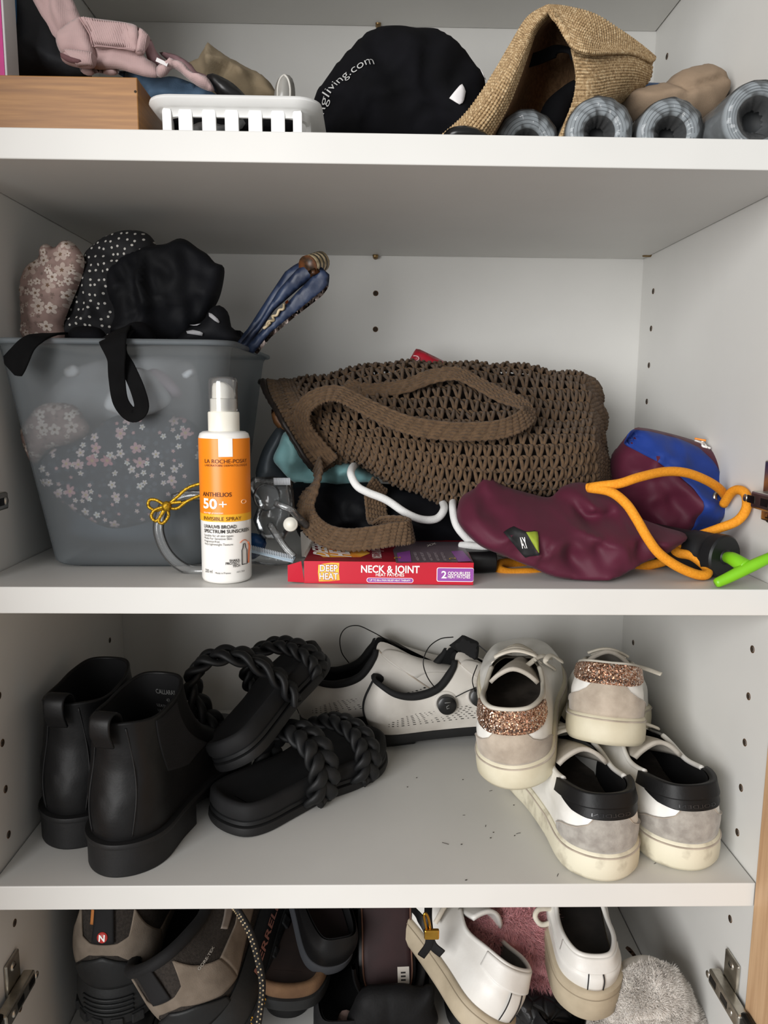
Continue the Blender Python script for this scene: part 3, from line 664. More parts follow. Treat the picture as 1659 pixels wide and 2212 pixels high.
# ------------------------------------------------------------------ cycling shoes
CY_COL = {0: (.03, 0, .265), .06: (.045, .055, .26), .12: (.11, .085, .22), .19: (.20, .09, .205), .26: (.30, .095, .235), .32: (.37, .085, .315), .37: (.41, .05, .375), .43: (.56, .035, .285), .5: (.68, 0, .22)}
CY_H1 = {0: (.04, 0, .11), .12: (.03, 0, .10), .25: (0, 0, .10), .36: (0, 0, .12), .43: (0, 0, .11), .5: (0, 0, .12)}
CY_H2 = {0: (-.05, 0, -.09), .12: (-.02, .02, -.08), .25: (0, .03, -.07), .35: (.02, .06, -.13), .43: (.06, .07, -.02), .5: (.12, 0, .0)}
M_wire = mat('dark_steel_lace', '1a1a1a', .35, metal=.6)
M_dial = mat('black_dial_plastic', '0d0d0e', .3, '161616', 80)
M_perf = mat('perforation_dark', '1b1917', .9)
def cycling_shoe(label, o, d, L=.238, pitch=0, dials=False, wire=(), flap=None):
    M = shoeM(o, d, pitch); k = Last(L, M, OUT_SLIM, .045, CY_COL, CY_H1, CY_H2); t = Thing('cycling_shoe', label, 'cycling shoe', o)
    t.add('upper', k.shell(nu=120, nv=28, wr=(.0006, 40)), M_cyc); t.add('lining', k.shell(v0=.03, off=-.003, nv=18), M_blkm)
    u = np.linspace(-.34, .34, 100); t.add('collar_binding', k.line(u, u*0+1, .0005, np.interp(np.abs(u), [0, .1, .2, .3, .34], [.0022, .0034, .0046, .0044, .003]), 8), M_blkm)
    t.add('heel_piping', k.line(np.zeros(30), np.linspace(.0, 1, 30), .0004, .0016, 6), M_blkm)
    t.add('sole', k.slab([(-.006, 0), (0, .001), (.0012, .004), (.001, .0105), (-.002, .012)], spring=.012), M_blks, auto=50)
    hb = xform(box(.005*L, .2*L, -.075*L, .075*L, -.007, .002, .003), M); t.add('heel_pad', hb, M_blks)
    # rows of small perforations along both sides
    dots = []
    for sgn in (1, -1):
        for r in range(7):
            for c in range(26):
                u0 = .115+.0088*c; v0 = .18+.052*r
                if u0 > .34 or v0 > .18+.052*6*min(1, (u0-.10)/.06) or (r > 5 and u0 > .27) or rng.random() < .04: continue
                w, h = (.0022, .008) if c % 2 else (.0012, .007); q = np.array([(-w, -h), (w, -h), (w, h), (-w, h)]); uu = sgn*(u0+q[:, 0]); vv = v0+q[:, 1]
                dots.append((k.S(uu, vv, .0004), [(0, 1, 2, 3)]))
    o_ = t.add('perforations', join(*dots), M_perf, smooth=False); o_['kind'] = 'stuff'
    # tongue
    x = np.linspace(0, 1, 20); y = np.linspace(-1, 1, 11); X, Yy = np.meshgrid(x, y, indexing='ij'); wid = np.interp(x, [0, .6, 1], [.03, .06, .07])[:, None]*L
    A = np.stack([np.broadcast_to(((.68-.28*x)*L)[:, None], X.shape), Yy*wid, (np.interp(x, [0, .5, 1], [.195, .255, .345])[:, None]-.04*Yy**2)*L], -1); t.add('tongue', sheet(k.W_(A), .004), M_blkm)
    # strap seam across the vamp
    v = np.linspace(.30, .95, 30); t.add('seam', k.line(-.345+.01*np.sin(v*6), v, .0005, .0008, 5), M_suedeb)
    t.add('vamp_panel', k.patch(-.46, -.35, lambda x: .55, lambda x: .9, .0012, .0014, 20, 12), M_cyc)
    if dials:
        for ud, vd in ((-.245, .66), (-.312, .60)):
            c = k.S(np.array([ud]), np.array([vd]), .0)[0]; n_ = k.S(np.array([ud]), np.array([vd]), .001)[0]-c; fr = frame(c, np.cross(n_, (0, 0, 1)), n_)
            di = t.add('dial', lathe([(0, .0085), (.008, .0085), (.0098, .0075), (.0102, .002), (.0102, -.004)], 28, fr), M_dial, auto=40)
            t.add('dial_base', lathe([(.0102, .0005), (.0128, .0012), (.0135, -.002)], 28, fr), M_cyc, di)
            t.add('dial_mark', xform(join(tube([(-.002, .002, .0087), (.0005, .003, .0087), (.001, .0005, .0087), (-.0015, -.001, .0087)], .0004, 4), tube([(-.003, -.004, .0087), (.003, -.0035, .0087)], .0004, 4)), fr), M_btx, di)
    for pts in wire: t.add('lace_wire', tube(spline(pts, 50), .0006, 5), M_wire)
    if flap is not None: t.add('tongue_flap', flap, M_blkm, smooth=True, auto=40)
    return t, k
def pil9(pts, Y, tf, R=.004, h=.003): return Pillow(pxz(9, pts, Y), Y, tf, R=R, h=h, smooth=False).geo()
cycling_shoe('white cycling shoe at the very back of the shoe shelf with a black collar', (.209, .292, ZC+.002), (.99, .02), pitch=5,
             wire=[[C3(9, 490, 325, .29), C3(9, 440, 250, .285), C3(9, 430, 150, .285), C3(9, 470, 85, .285), C3(9, 550, 68, .285), C3(9, 640, 105, .29), C3(9, 730, 155, .295), C3(9, 840, 230, .30)], [C3(9, 930, 310, .30), C3(9, 1000, 322, .30), C3(9, 1062, 333, .30)]])
cycling_shoe('white cycling shoe with two round black dials beside the sneakers', (.286, .246, ZC+.006), (.985, .17), pitch=2, dials=True,
             wire=[[C3(9, 1085, 500, .225), C3(9, 1030, 420, .225), C3(9, 1003, 320, .225), C3(9, 1040, 220, .23), C3(9, 1120, 160, .235), C3(9, 1210, 147, .24)],
                   [C3(9, 1225, 560, .225), C3(9, 1330, 510, .225), C3(9, 1455, 475, .225)], [C3(9, 1360, 525, .225), C3(9, 1342, 440, .225), C3(9, 1375, 340, .235)], [C3(9, 1380, 200, .25), C3(9, 1450, 260, .245), C3(9, 1505, 335, .24)]],
             flap=pil9([(1180, 205), (1240, 160), (1275, 130), (1385, 180), (1388, 230), (1375, 330), (1300, 290)], .256, .004))

# crumbs and scuffs on the shoe shelf
cr_ = []
for px, py, a_, l_ in ((900, 1680, .3, .001), (1000, 1684, 0, .001), (1060, 1708, .4, .003), (1110, 1739, 0, .001), (1002, 1761, 0, .002), (1049, 1784, 1.3, .003), (1066, 1798, 0, .001), (1060, 1810, 0, .0012), (1112, 1805, .3, .001), (962, 1822, -.5, .006), (997, 1824, 0, .0012), (1007, 1901, .3, .0014), (1120, 1800, .3, .004), (472, 1920, 0, .002), (1415, 1865, .4, .002), (1205, 1890, 1.1, .004), (880, 1700, 0, .001)):
    if py > 1911: continue
    p_ = Pz(px, py, ZC+.0003); d_ = np.array([math.cos(a_), math.sin(a_), 0])*l_; cr_.append(tube([p_-d_/2, p_+d_*.1+[0, .0002, 0], p_+d_/2], .0004 if l_ < .002 else .0002, 5))
o_ = one('shelf_crumbs', 'tiny dark crumbs and threads scattered on the shoe shelf', 'crumbs', join(*cr_), mat('dark_crumbs', '3a342e', .9)); o_['kind'] = 'stuff'
# ================================================================== middle shelf
# ---- frosted plastic tub with clothes inside
M_tub = NT('frosted_blue_grey_plastic'); s = M_tub; s.b.inputs['Base Color'].default_value = lin('c2c8cc'); s.b.inputs['Roughness'].default_value = .45
tr = s.n('ShaderNodeBsdfTransparent'); tr.inputs[0].default_value = lin('e2e8ec'); rf = s.n('ShaderNodeBsdfRefraction'); rf.inputs['Roughness'].default_value = .32; rf.inputs['IOR'].default_value = 1.06; rf.inputs[0].default_value = lin('e2e8ec')
ms = s.n('ShaderNodeMixShader'); ms.inputs[0].default_value = .3; s.l(tr.outputs[0], ms.inputs[1]); s.l(rf.outputs[0], ms.inputs[2])
m2 = s.n('ShaderNodeMixShader'); m2.inputs[0].default_value = .17; s.l(ms.outputs[0], m2.inputs[1]); s.l(s.b.outputs[0], m2.inputs[2]); s.l(m2.outputs[0], s.out.inputs[0]); M_tubm = s.m
TX0, TX1, TY0, TY1, TZ = .004, .179, .045, .265, .1735
def rrect(x0, x1, y0, y1, r, n=8):
    p = []
    for cx_, cy_, a0 in ((x1-r, y0+r, -90), (x1-r, y1-r, 0), (x0+r, y1-r, 90), (x0+r, y0+r, 180)):
        for i in range(n+1): a = math.radians(a0+90*i/n); p.append((cx_+r*math.cos(a), cy_+r*math.sin(a)))
    return np.array(p)
def tub_ring(z, grow=0., r=.022):
    f = z/TZ; x0 = TX0+.027*(1-f); x1 = TX1-.023*(1-f); y0 = TY0+.018*(1-f); y1 = TY1-.018*(1-f)
    q = rrect(x0-grow, x1+grow, y0-grow, y1+grow, r); return np.concatenate([q, np.full((len(q), 1), z)], 1)
zz = [.0, .0015, .004, .008, .02, .05, .08, .11, .14, .16, TZ-.006, TZ-.003, TZ]
gr = [-.006, -.002, 0, 0, 0, 0, 0, 0, 0, 0, 0, .001, .003]
A = np.stack([tub_ring(z, g) for z, g in zip(zz, gr)], 1)
v, f = grid(A, True, False); f = f+[tuple(range(0, len(A)*len(zz), len(zz)))]
tub = Thing('storage_tub', 'large frosted blue-grey plastic tub full of clothes against the left wall', 'storage tub', (.09, .15, 0))
tub.add('tub_wall', (v, f), M_tubm, auto=60)
tub.add('rim', tube(tub_ring(TZ, .0035), .0022, 8, True), M_tubm)
# contents (each garment a thing of its own)
def soft(name, label, cat, k, pts, Y, tf, m, tb=None, R=.02, h=.004, creases=(), noise=(.0015, 40, .004, 38), z0=None, smooth=True, group=None, tilt=(0, 0), thing=False, warp=None):
    o = pxz(k, pts, Y)
    if z0 is not None: o = clampz(o, z0)
    cr = [(pxz(k, c[0], Y), c[1], c[2]) for c in creases]
    pl = Pillow(o, Y, tf, tb, R, h, cr, noise, smooth, tilt, warp)
    base = (pl.c[0], Y, pl.v2[:, 1].min())
    if thing:
        t = Thing(name, label, cat, base, group); t.add('body', pl.geo(), m); return t, pl
    ob = one(name, label, cat, pl.geo(), m, base, group); return ob, pl
M_fl_b = mat_floral('beige_floral_print', '8f7770', 'a68c84', 'd6c9bf', 'b9a59b', '7a5f4c', 95, leaf=('7c6860', '9c857c'), size=.50, dens=.9)
M_fl_d = mat_floral('dark_floral_print', '1c2028', '272c36', 'e2ded8', 'c78a90', 'c9b27a', 100, leaf=('39414a', '4a5058'), size=.40, dens=.62)
M_grycl = mat('blue_grey_cloth', '77828c', .9, '606b76', 30)
M_whcl = mat('white_cotton', 'ece9e8', .85, 'd9d5d6', 30); M_pkcl = mat('pale_pink_cotton', 'dcc8cd', .85, 'cdb6bf', 30)
soft('folded_garment', 'dark floral garment pressed against the front of the frosted tub', 'garment', 4, [(200, 560), (330, 440), (480, 390), (620, 300), (800, 285), (1000, 310), (1090, 400), (1080, 620), (960, 760), (840, 860), (620, 910), (460, 850), (300, 740), (210, 650)], .082, .012, M_fl_d, R=.03, noise=(.004, 45), creases=[([(300, 720), (560, 560), (900, 600)], .004, .006)])
soft('floral_blouse', 'beige floral blouse seen through the left of the frosted tub', 'garment', 4, [(110, 380), (170, 280), (250, 230), (400, 240), (470, 330), (480, 390), (380, 450), (260, 480), (190, 560), (150, 520)], .075, .010, M_fl_b, R=.02, noise=(.004, 55))
soft('white_blouse', 'white garment seen through the upper middle of the frosted tub', 'garment', 4, [(560, 240), (620, 120), (700, 40), (800, 50), (880, 130), (930, 210), (860, 270), (760, 300), (640, 295)], .070, .008, M_whcl, R=.02, noise=(.003, 50), creases=[([(700, 240), (800, 220), (900, 230)], .004, .004)])
soft('pink_blouse', 'pale pink garment beside the white one inside the frosted tub', 'garment', 4, [(760, 90), (830, 40), (900, 70), (990, 170), (960, 210), (900, 190), (830, 170)], .080, .008, M_pkcl, R=.015)
soft('grey_clothes', 'blue-grey clothing filling the back and bottom of the frosted tub', 'garment', 4, [(330, 560), (450, 450), (700, 400), (1050, 430), (1060, 700), (1040, 960), (430, 970), (360, 800)], .150, .04, M_grycl, R=.05, h=.007, noise=(.008, 25), z0=.004)

soft('pale_filler_cloth', 'pale grey cloth added to lighten the upper back of the frosted tub', 'garment', 4, [(240, 180), (420, 30), (700, -20), (1000, -10), (1080, 120), (1060, 380), (700, 370), (330, 400), (230, 300)], .125, .02, mat('pale_grey_cotton', 'b9b7b6', .9, 'a5a4a6', 25), R=.03, noise=(.003, 30, .006, 30))  # pale cloth added to lighten the upper part of the tub
for q, lb_ in (([(345, 45), (400, 20), (440, 60), (400, 90), (355, 85)], 'small white label seen through the tub near the left strap'), ([(985, 70), (1040, 40), (1060, 70), (1010, 100)], 'small pale label seen through the tub beside the bottle cap')): soft('cloth_label', lb_, 'label', 4, q, .066, .002, M_whcl, R=.004, noise=(0, 30), h=.003)

# ---- bags and pouches on top of the tub
fp, fpl = soft('floral_pouch', 'beige floral drawstring pouch standing at the left end of the tub', 'pouch', 3, [(125, 625), (100, 480), (100, 330), (125, 260), (185, 215), (190, 170), (225, 148), (262, 168), (300, 135), (350, 142), (402, 205), (408, 262), (385, 345), (345, 440), (310, 530), (300, 625)], .105, .018, M_fl_b, R=.035, h=.003, noise=(.002, 60, .005, 60), thing=True,
     creases=[([(190, 200), (230, 300), (220, 420)], .004, .005), ([(300, 160), (290, 260)], .004, .004), ([(360, 170), (330, 260)], .004, .004), ([(240, 170), (250, 240)], .004, .003)])
M_bk = mat('black_cotton', '0a0a0c', .92, '101014', 30, .15, 900, .0004, spec=.15)
M_bkn = mat('black_nylon', '07080b', .7, '0d0e13', 20, .15, 300, .0008, spec=.2)
M_dots = mat_dots('black_polka_dot_cotton', '0c0c10', 'b9b6b0', 165, .16)
soft('polka_dot_bag', 'black cotton bag with small white polka dots between pouch and black nylon bag', 'bag', 3, [(285, 620), (300, 530), (350, 430), (395, 310), (405, 205), (455, 150), (520, 108), (600, 84), (690, 90), (740, 125), (765, 190), (760, 320), (640, 420), (600, 520), (590, 625)], .120, .022, M_dots, R=.035, h=.003, noise=(.003, 45, .006, 45),
     creases=[([(430, 240), (540, 330), (580, 480)], .006, .006), ([(460, 180), (600, 230)], .004, .006), ([(330, 520), (470, 430), (560, 560)], .006, .006)])
soft('black_nylon_bag', 'bulging black nylon bag heaped on top of the tub', 'bag', 3, [(560, 620), (555, 480), (520, 380), (530, 280), (610, 200), (720, 160), (800, 150), (860, 124), (905, 132), (960, 172), (1005, 200), (1040, 240), (1085, 262), (1080, 345), (1055, 430), (1010, 495), (960, 560), (890, 622)], .105, .028, M_bkn, R=.05, h=.003, noise=(.003, 35, .011, 32),
     creases=[([(640, 200), (740, 300), (790, 450), (780, 590)], .008, .006), ([(700, 190), (830, 300), (860, 460), (830, 600)], .009, .007), ([(580, 260), (660, 360), (700, 500)], .007, .006), ([(900, 150), (940, 300), (930, 460)], .008, .008), ([(1000, 220), (1010, 340), (960, 480)], .006, .006)])
M_grp = mat('pale_grey_mesh', '9a9a9c', .8, '86868a', 60)
cp_, cpl = soft('black_sandal_pouch', 'small black pouch with pale grey stripes at the tub corner', 'pouch', 3, [(865, 630), (910, 560), (985, 520), (1012, 470), (1058, 446), (1105, 482), (1125, 560), (1180, 575), (1150, 625), (1110, 645)], .085, .014, M_bkn, R=.02, noise=(.002, 60), thing=True)
for q in ([(912, 576), (950, 572), (1000, 584), (1000, 602), (950, 594), (915, 588)], [(1020, 488), (1040, 495), (1075, 525), (1080, 545), (1055, 530), (1022, 505)], [(925, 545), (985, 540), (960, 552)]):
    cp_.add('stripe', decal(cpl, pxz(3, q, .085)), M_grp)
soft('black_cosmetic_bag', 'rounded black fabric bag tucked behind the left of the tub rim', 'bag', 3, [(325, 640), (330, 580), (360, 553), (440, 548), (500, 570), (515, 640)], .075, .012, M_bk, R=.015)
soft('black_fabric_bundle', 'rounded black fabric bundle behind the middle of the tub rim', 'bundle', 3, [(590, 640), (600, 560), (640, 530), (700, 532), (745, 575), (745, 640)], .076, .012, M_bk, R=.015)
M_strap = mat('black_webbing', '060607', .85, '0b0b0c', 80, .3, 1600, .0004, spec=.15)
# straps over the tub's front rim
pts = C3l(3, [(300, 585, .075), (240, 588, .05), (180, 605, .032), (130, 640, .026), (95, 690, .024), (70, 730, .024), (48, 758, .025)])
wd_ = np.interp(np.linspace(0, 1, 60), [0, .4, .7, .9, 1], [.010, .011, .017, .020, .012])
one('bag_strap', 'short wide black strap end hanging over the left tub rim', 'strap', strap(spline(pts, 60), (0, -1, .25), wd_, .0018), M_strap)
pts = C3l(3, [(590, 560, .075), (555, 590, .045), (548, 625, .033), (562, 700, .032), (566, 800, .034), (585, 915, .036), (640, 978, .037), (685, 945, .036), (668, 860, .036), (620, 750, .038), (585, 690, .040), (580, 640, .041), (600, 590, .050), (640, 570, .075)])
wd_ = np.interp(np.linspace(0, 1, 110), [0, .08, .15, .25, .5, .8, 1], [.016, .024, .020, .0125, .0110, .0105, .010])
one('strap_loop', 'long thin black strap loop hanging down the front of the tub', 'strap', strap(spline(pts, 110), (0, -1, .1), wd_, .0013), M_strap)

# ---- folded foil packet sticking out of the tub corner
M_foil = mat('navy_foil', '1f2a42', .45, '33425f', 30, .2, 160, .001, spec=.5)
M_foilp = mat('printed_foil_edge', 'b9a8a0', .35, '3a2a24', 160, .2, 200, metal=.4, lo=.4, hi=.6)
M_brn = mat('brown_print', '7a4a2a', .4, '2e2318', 120); M_cream = mat('cream_print', 'c9b796', .5, '8a7a5c', 200)
fo = Thing('foil_packet', 'folded navy foil packet with brown and cream print leaning from the tub', 'packet', C3(3, 1160, 640, .12))
def foil(name, q, Y, tf, m, parent=None, tilt=(0, 0), R=.0015): return fo.add(name, Pillow(pxz(3, q, Y), Y, tf, R=R, h=.003, smooth=False, noise=(.0006, 90, .0015, 45), tilt=tilt).geo(), m, parent)
foil('back_fold', [(1128, 640), (1200, 560), (1290, 420), (1380, 285), (1420, 255), (1500, 212), (1545, 225), (1480, 300), (1330, 460), (1180, 655)], .128, .002, M_foil)
foil('middle_fold', [(1150, 648), (1260, 520), (1350, 370), (1440, 270), (1500, 235), (1550, 290), (1450, 365), (1330, 470), (1200, 655)], .122, .002, M_foil)
fr_ = foil('front_fold', [(1175, 660), (1290, 545), (1450, 370), (1535, 285), (1555, 260), (1597, 300), (1592, 350), (1560, 395), (1420, 500), (1310, 590), (1230, 682)], .116, .0015, M_foil)
foil('printed_edge', [(1232, 675), (1310, 580), (1420, 490), (1555, 380), (1592, 345), (1590, 362), (1560, 402), (1420, 510), (1312, 602), (1245, 685)], .1125, .0016, M_foilp, fr_, R=.002)
foil('orange_mark', [(1380, 430), (1398, 418), (1398, 432), (1382, 446)], .1120, .0009, mat('orange_print', 'b85a28', .4), fr_, R=.002)
for q in ([(1290, 545), (1300, 525), (1325, 520), (1320, 500), (1340, 495), (1352, 470), (1372, 465), (1375, 440)], [(1275, 560), (1290, 550), (1310, 530)]): fo.add('script_print', tube(spline(C3l(3, [p+(.1128,) for p in q]), 40), .0012, 5), M_cream, fr_)
a, b = C3(3, 1490, 258, .118), C3(3, 1555, 235, .135); rl = fo.add('rolled_end', tube(np.linspace(a, b, 6), .0085, 16), M_cream)
fo.add('roll_stripe', join(*[tube(np.linspace(a+(b-a)*q, a+(b-a)*(q+.06), 3), .0087, 16) for q in (-.02,)]), M_brn, rl)
for q in (.25, .5, .75): fo.add('roll_stripe', tube(np.linspace(a+(b-a)*q, a+(b-a)*(q+.1), 3), .0087, 16), mat('dark_olive_print', '3d382c', .4), rl)
foil('brown_panel', [(1490, 282), (1535, 262), (1552, 285), (1510, 308)], .1145, .0012, M_brn, fr_, R=.002)

# ---- sunscreen bottle
BX, BY, BR = .1785, .0262, .0182
M_btl = mat('glossy_white_plastic', 'f3f1ec', .25, 'efede8', 10, coat=.3); M_cap = mat('white_pump_plastic', 'f0eee6', .3, 'e6e2d4', 20)
M_or = mat('orange_label', 'f08a1c', .35, 'ee8416', 12); M_ye = mat('amber_label_band', 'f3b32c', .35); M_bkp = mat('black_label_print', '1b1714', .5); M_whp = mat('white_label_print', 'faf8f4', .4); M_brp = mat('brown_label_print', '5a2d10', .5)
M_ccap = mat_clear('clear_dispenser_cap', (.93, .93, .93), .10, .10, .1)
sb = Thing('sunscreen_bottle', 'white and orange sunscreen spray bottle standing at the front of the shelf', 'bottle', (BX, BY, 0))
Tb = np.eye(4); Tb[:3, 3] = (BX, BY, 0)
# heights from the photo
zb = lambda py: float(P(482, py, BY-BR)[2])
zl = lambda py: float(P(482, py, BY)[2])
Zs, Zl1, Zl0 = zb(934), zb(948), zb(1128)
sb.add('body', lathe([(0, 0), (BR-.003, 0), (BR-.0008, .001), (BR, .003), (BR, Zs-.004), (BR-.0008, Zs-.0014), (BR-.003, Zs), (.0115, Zs+.0004), (0, Zs+.0004)], 56, Tb), M_btl, auto=50)
Zc, Zp = zl(889), zl(862)
sb.add('collar', lathe([(.0112, Zs), (.0112, Zc-.0008), (.0106, Zc), (0, Zc)], 40, Tb), M_cap, auto=50)
pu = sb.add('pump', lathe([(.0094, Zc), (.0094, Zp), (.0085, Zp+.0006), (0, Zp+.0006)], 36, Tb), M_cap, auto=50)
# actuator with a slanted scooped top
Zt = zl(826); n = 36; a_ = np.arange(n)*2*np.pi/n; ring = lambda r, zf: np.stack([BX+r*np.cos(a_), BY+r*np.sin(a_), zf(np.cos(a_))], 1)
A = np.stack([ring(.0080, lambda c: 0*c+Zp), ring(.0078, lambda c: Zt-.0035-.0045*np.clip(c, 0, 1)**2), ring(.0070, lambda c: Zt-.0008-.0045*np.clip(c, 0, 1)**2), ring(.004, lambda c: Zt+.0002-.0022*np.clip(c, 0, 1)**2), ring(.0001, lambda c: 0*c+Zt)], 1)
sb.add('actuator', grid(A, True, False), M_cap, pu)
Zk = zl(813); sb.add('clear_cap', lathe([(.0103, Zc+.0005), (.0103, Zk-.004), (.0098, Zk-.0018), (.0082, Zk-.0004), (0, Zk)], 36, Tb), M_ccap)
def bwrap(x, z, off=.0002):
    """label coordinates (x along the surface in metres from the front, z) -> bottle surface"""
    a = np.asarray(x)/BR+LAB; return np.stack([BX+(BR+off)*np.sin(a), BY-(BR+off)*np.cos(a), np.asarray(z)+0*np.asarray(x)], -1)
LAB = .18
def wrapgrid(x0, x1, z0, z1, off=.0002, nx=40): X, Z = np.meshgrid(np.linspace(x0, x1, nx), [z0, z1], indexing='ij'); return grid(bwrap(X, Z, off))
def bxp(px): return BR*(math.asin(max(-1, min(1, (px-481.5)/56)))-LAB)
lb = sb.add('orange_label', wrapgrid(-.030, .030, zb(1112), Zl1), M_or)
sb.add('amber_band', wrapgrid(-.030, .030, zb(1128), zb(1112)), M_ye, lb)
sb.add('white_notch', wrapgrid(bxp(479), bxp(508), zb(987), Zl1+.0003, .0004, 10), M_whp, lb)
def btext(t_, px, py, h, m, w=None, bold=0., name='lettering'):
    v2, f2, tw = text2d(t_, bold); sy = h/3.05/1000/.73; sx = sy if w is None else w/3.05/1000/tw
    sb.add(name, (bwrap(bxp(px)+v2[:, 0]*sx, zb(py)+v2[:, 1]*sy, .0006), f2), m, lb, smooth=False)
btext('LA ROCHE-POSAY', 448, 1001, 9, M_brp, 100); btext('LABORATOIRE DERMATOLOGIQUE', 448, 1008, 4.6, M_brp, 101)
btext('ANTHELIOS', 441, 1073, 9.5, M_brp, 68, .012); btext('50', 442, 1099, 22, M_whp, 36, .03); btext('+', 478, 1099, 20, M_whp, 16)
btext('very high protection', 442, 1110, 4, M_whp, 48); btext('INVISIBLE SPRAY', 442, 1125, 8.5, M_brp, 88)
btext('UVA/UVB BROAD', 442, 1142, 8, M_bkp, 76, .015); btext('SPECTRUM SUNSCREEN', 442, 1152, 8, M_bkp, 112, .015)
for i, q in enumerate(('Suitable for all skin types', 'Made For Sensitive Skin', 'Fragrance-free', 'Very Lightweight Texture')): btext(q, 442, 1160+6.2*i, 5, M_bkp, (68, 65, 39, 67)[i])
for i, q in enumerate(('SHAKA', 'PROTECT', 'TECH')): btext(q, (497, 489, 503)[i], 1214+6*i, 5.6, M_bkp, (23, 31, 17)[i], .02)
btext('200 ml', 442, 1239, 8, M_bkp, 21); btext('Made in France', 466, 1240, 4.5, M_bkp, 33); btext('AUST L 378109', 511, 1239, 4, M_bkp, 20)
# little spray drawing and sun mark
dp = [(522, 1223), (522, 1192), (524, 1187), (525, 1178), (528, 1178), (529, 1187), (531, 1192), (531, 1223), (522, 1223)]
sb.add('spray_drawing', tube(np.array([bwrap(bxp(x), zb(y), .0004) for x, y in dp]), .0003, 4), M_bkp, lb)
sb.add('spray_arrow', tube(spline([bwrap(bxp(x), zb(y), .0004) for x, y in ((519, 1175), (523, 1171), (528, 1170), (532, 1174))], 12), .0003, 4), mat('salmon_print', 'd9774c', .5), lb)
sb.add('spray_hand', tube(spline([bwrap(bxp(x), zb(y), .0004) for x, y in ((533, 1222), (534, 1200), (535, 1185), (533, 1176))], 12), .0007, 4), mat('salmon_print', 'd9774c', .5), lb)
sb.add('sun_mark', tube(spline([bwrap(bxp(527+4*math.cos(q)), zb(1086-4*math.sin(q)), .0004) for q in np.linspace(0, 6.28, 14)], 28), .0003, 4), mat('pale_orange_print', 'f6c89a', .5), lb)

# ---- clear tube ring tied with a gold cord
M_tubec = mat_clear('clear_tubing', (.96, .97, .97), .06, .05, .10)
cz_ = lambda pts, Y: [C3(4, x, y, Y) for x, y in pts]
rg = Thing('clear_tube', 'clear plastic tube ring tied with a gold bow behind the sunscreen', 'tube', C3(4, 980, 1110, .045))
rp = spline(cz_([(895, 775), (868, 850), (862, 930), (900, 1030), (970, 1105), (1060, 1140), (1180, 1120), (1260, 1030), (1280, 920), (1240, 800), (1140, 740), (1020, 730), (940, 750)], .046), 90)
rg.add('tubing', tube(rp, .0042, 14), M_tubec); 
M_gold = mat('gold_cord', 'c9a02a', .35, '8f6c14', 700, .5, 1500, .0006, metal=.75, lo=.4, hi=.6)
bow = rg.add('gold_bow', tube(spline(cz_([(900, 785), (850, 755), (812, 755), (808, 790), (850, 810), (905, 790)], .036), 40), .0013, 7), M_gold)
for pts in ([(905, 785), (840, 810), (822, 845), (850, 868), (880, 830), (905, 790)], [(905, 790), (915, 840), (885, 880), (862, 868), (880, 825), (900, 795)], [(905, 785), (960, 740), (1010, 695), (1070, 670), (1110, 665)], [(905, 795), (960, 800), (1010, 765), (1060, 740), (1110, 725)], [(915, 775), (950, 768), (985, 765)]):
    rg.add('gold_loop', tube(spline(cz_(pts, .035), 36), .0013, 7), M_gold, bow)
rg.add('gold_knot', lathe([(0, -.004), (.003, -.003), (.0038, 0), (.003, .003), (0, .004)], 14, frame(C3(4, 905, 788, .034), (1, 0, 0))), M_gold, bow)
for i in range(7): q = C3(4, 985, 768, .034); rg.add('gold_fray', tube([q, q+np.array([.002+.002*rng.random(), .001, .004*(rng.random()-.5)])], .0004, 4), M_gold, bow)

# ---- crumpled clear bags
M_film = mat_clear('clear_crinkled_film', (.90, .92, .93), .05, .04, .14, 'c8ccd0', .35, 120)
def film(name, label, cat, k, pts, Y, tf, parts=(), z0=.001, h=.004, noise=(.006, 55)):
    o = clampz(pxz(k, pts, Y), z0); pl = Pillow(o, Y, tf, None, .012, h, (), noise, False)
    t = Thing(name, label, cat, (pl.c[0], Y, pl.v2[:, 1].min())); t.add('film', pl.geo(), M_film, smooth=True); return t, pl
f1, _ = film('clear_valve_bag', 'crumpled clear plastic bag with a round white valve', 'plastic bag', 5, [(40, 890), (200, 885), (310, 895), (325, 960), (335, 1090), (330, 1180), (270, 1270), (130, 1280), (75, 1150), (110, 1060), (60, 1000)], .062, .012)
vp = C3(5, 308, 1180, .049); vm = frame(vp, (1, 0, .2), (-.1, -1, .2)); f1.add('valve', lathe([(0, .004), (.0032, .0036), (.0038, .002), (.0052, .0015), (.0058, 0), (.0045, -.002)], 24, vm), M_cap)
f1.add('valve', lathe([(0, .003), (.008, .0025), (.011, 0), (.009, -.002)], 24, frame(C3(5, 160, 1010, .050), (1, 0, .6), (-.3, -1, .2))), M_film)
for i in range(16): q = C3(5, 205+6.5*i, 893, .052); f1.add('seal_rib', tube([q, q+np.array([.0003, 0, -.0055])], .0004, 4), mat('seal_white', 'b8bcc0', .4))
f1.add('tubing', tube(spline(C3l(5, [(215, 1050, .048), (250, 1065, .046), (310, 1090, .045), (350, 1130, .05), (410, 1190, .06)]), 30), .0028, 10), M_tubec)
f1.add('tubing', tube(spline(C3l(5, [(180, 1180, .048), (230, 1260, .042), (280, 1330, .038), (330, 1380, .036)]), 30), .0028, 10), M_tubec)
f2_, _ = film('clear_zip_bag', 'flat clear zip bag lying under the valve bag beside the medicine box', 'plastic bag', 5, [(30, 1310), (120, 1335), (330, 1385), (330, 1400), (300, 1440), (60, 1425), (20, 1380)], .045, .004, noise=(.002, 60))
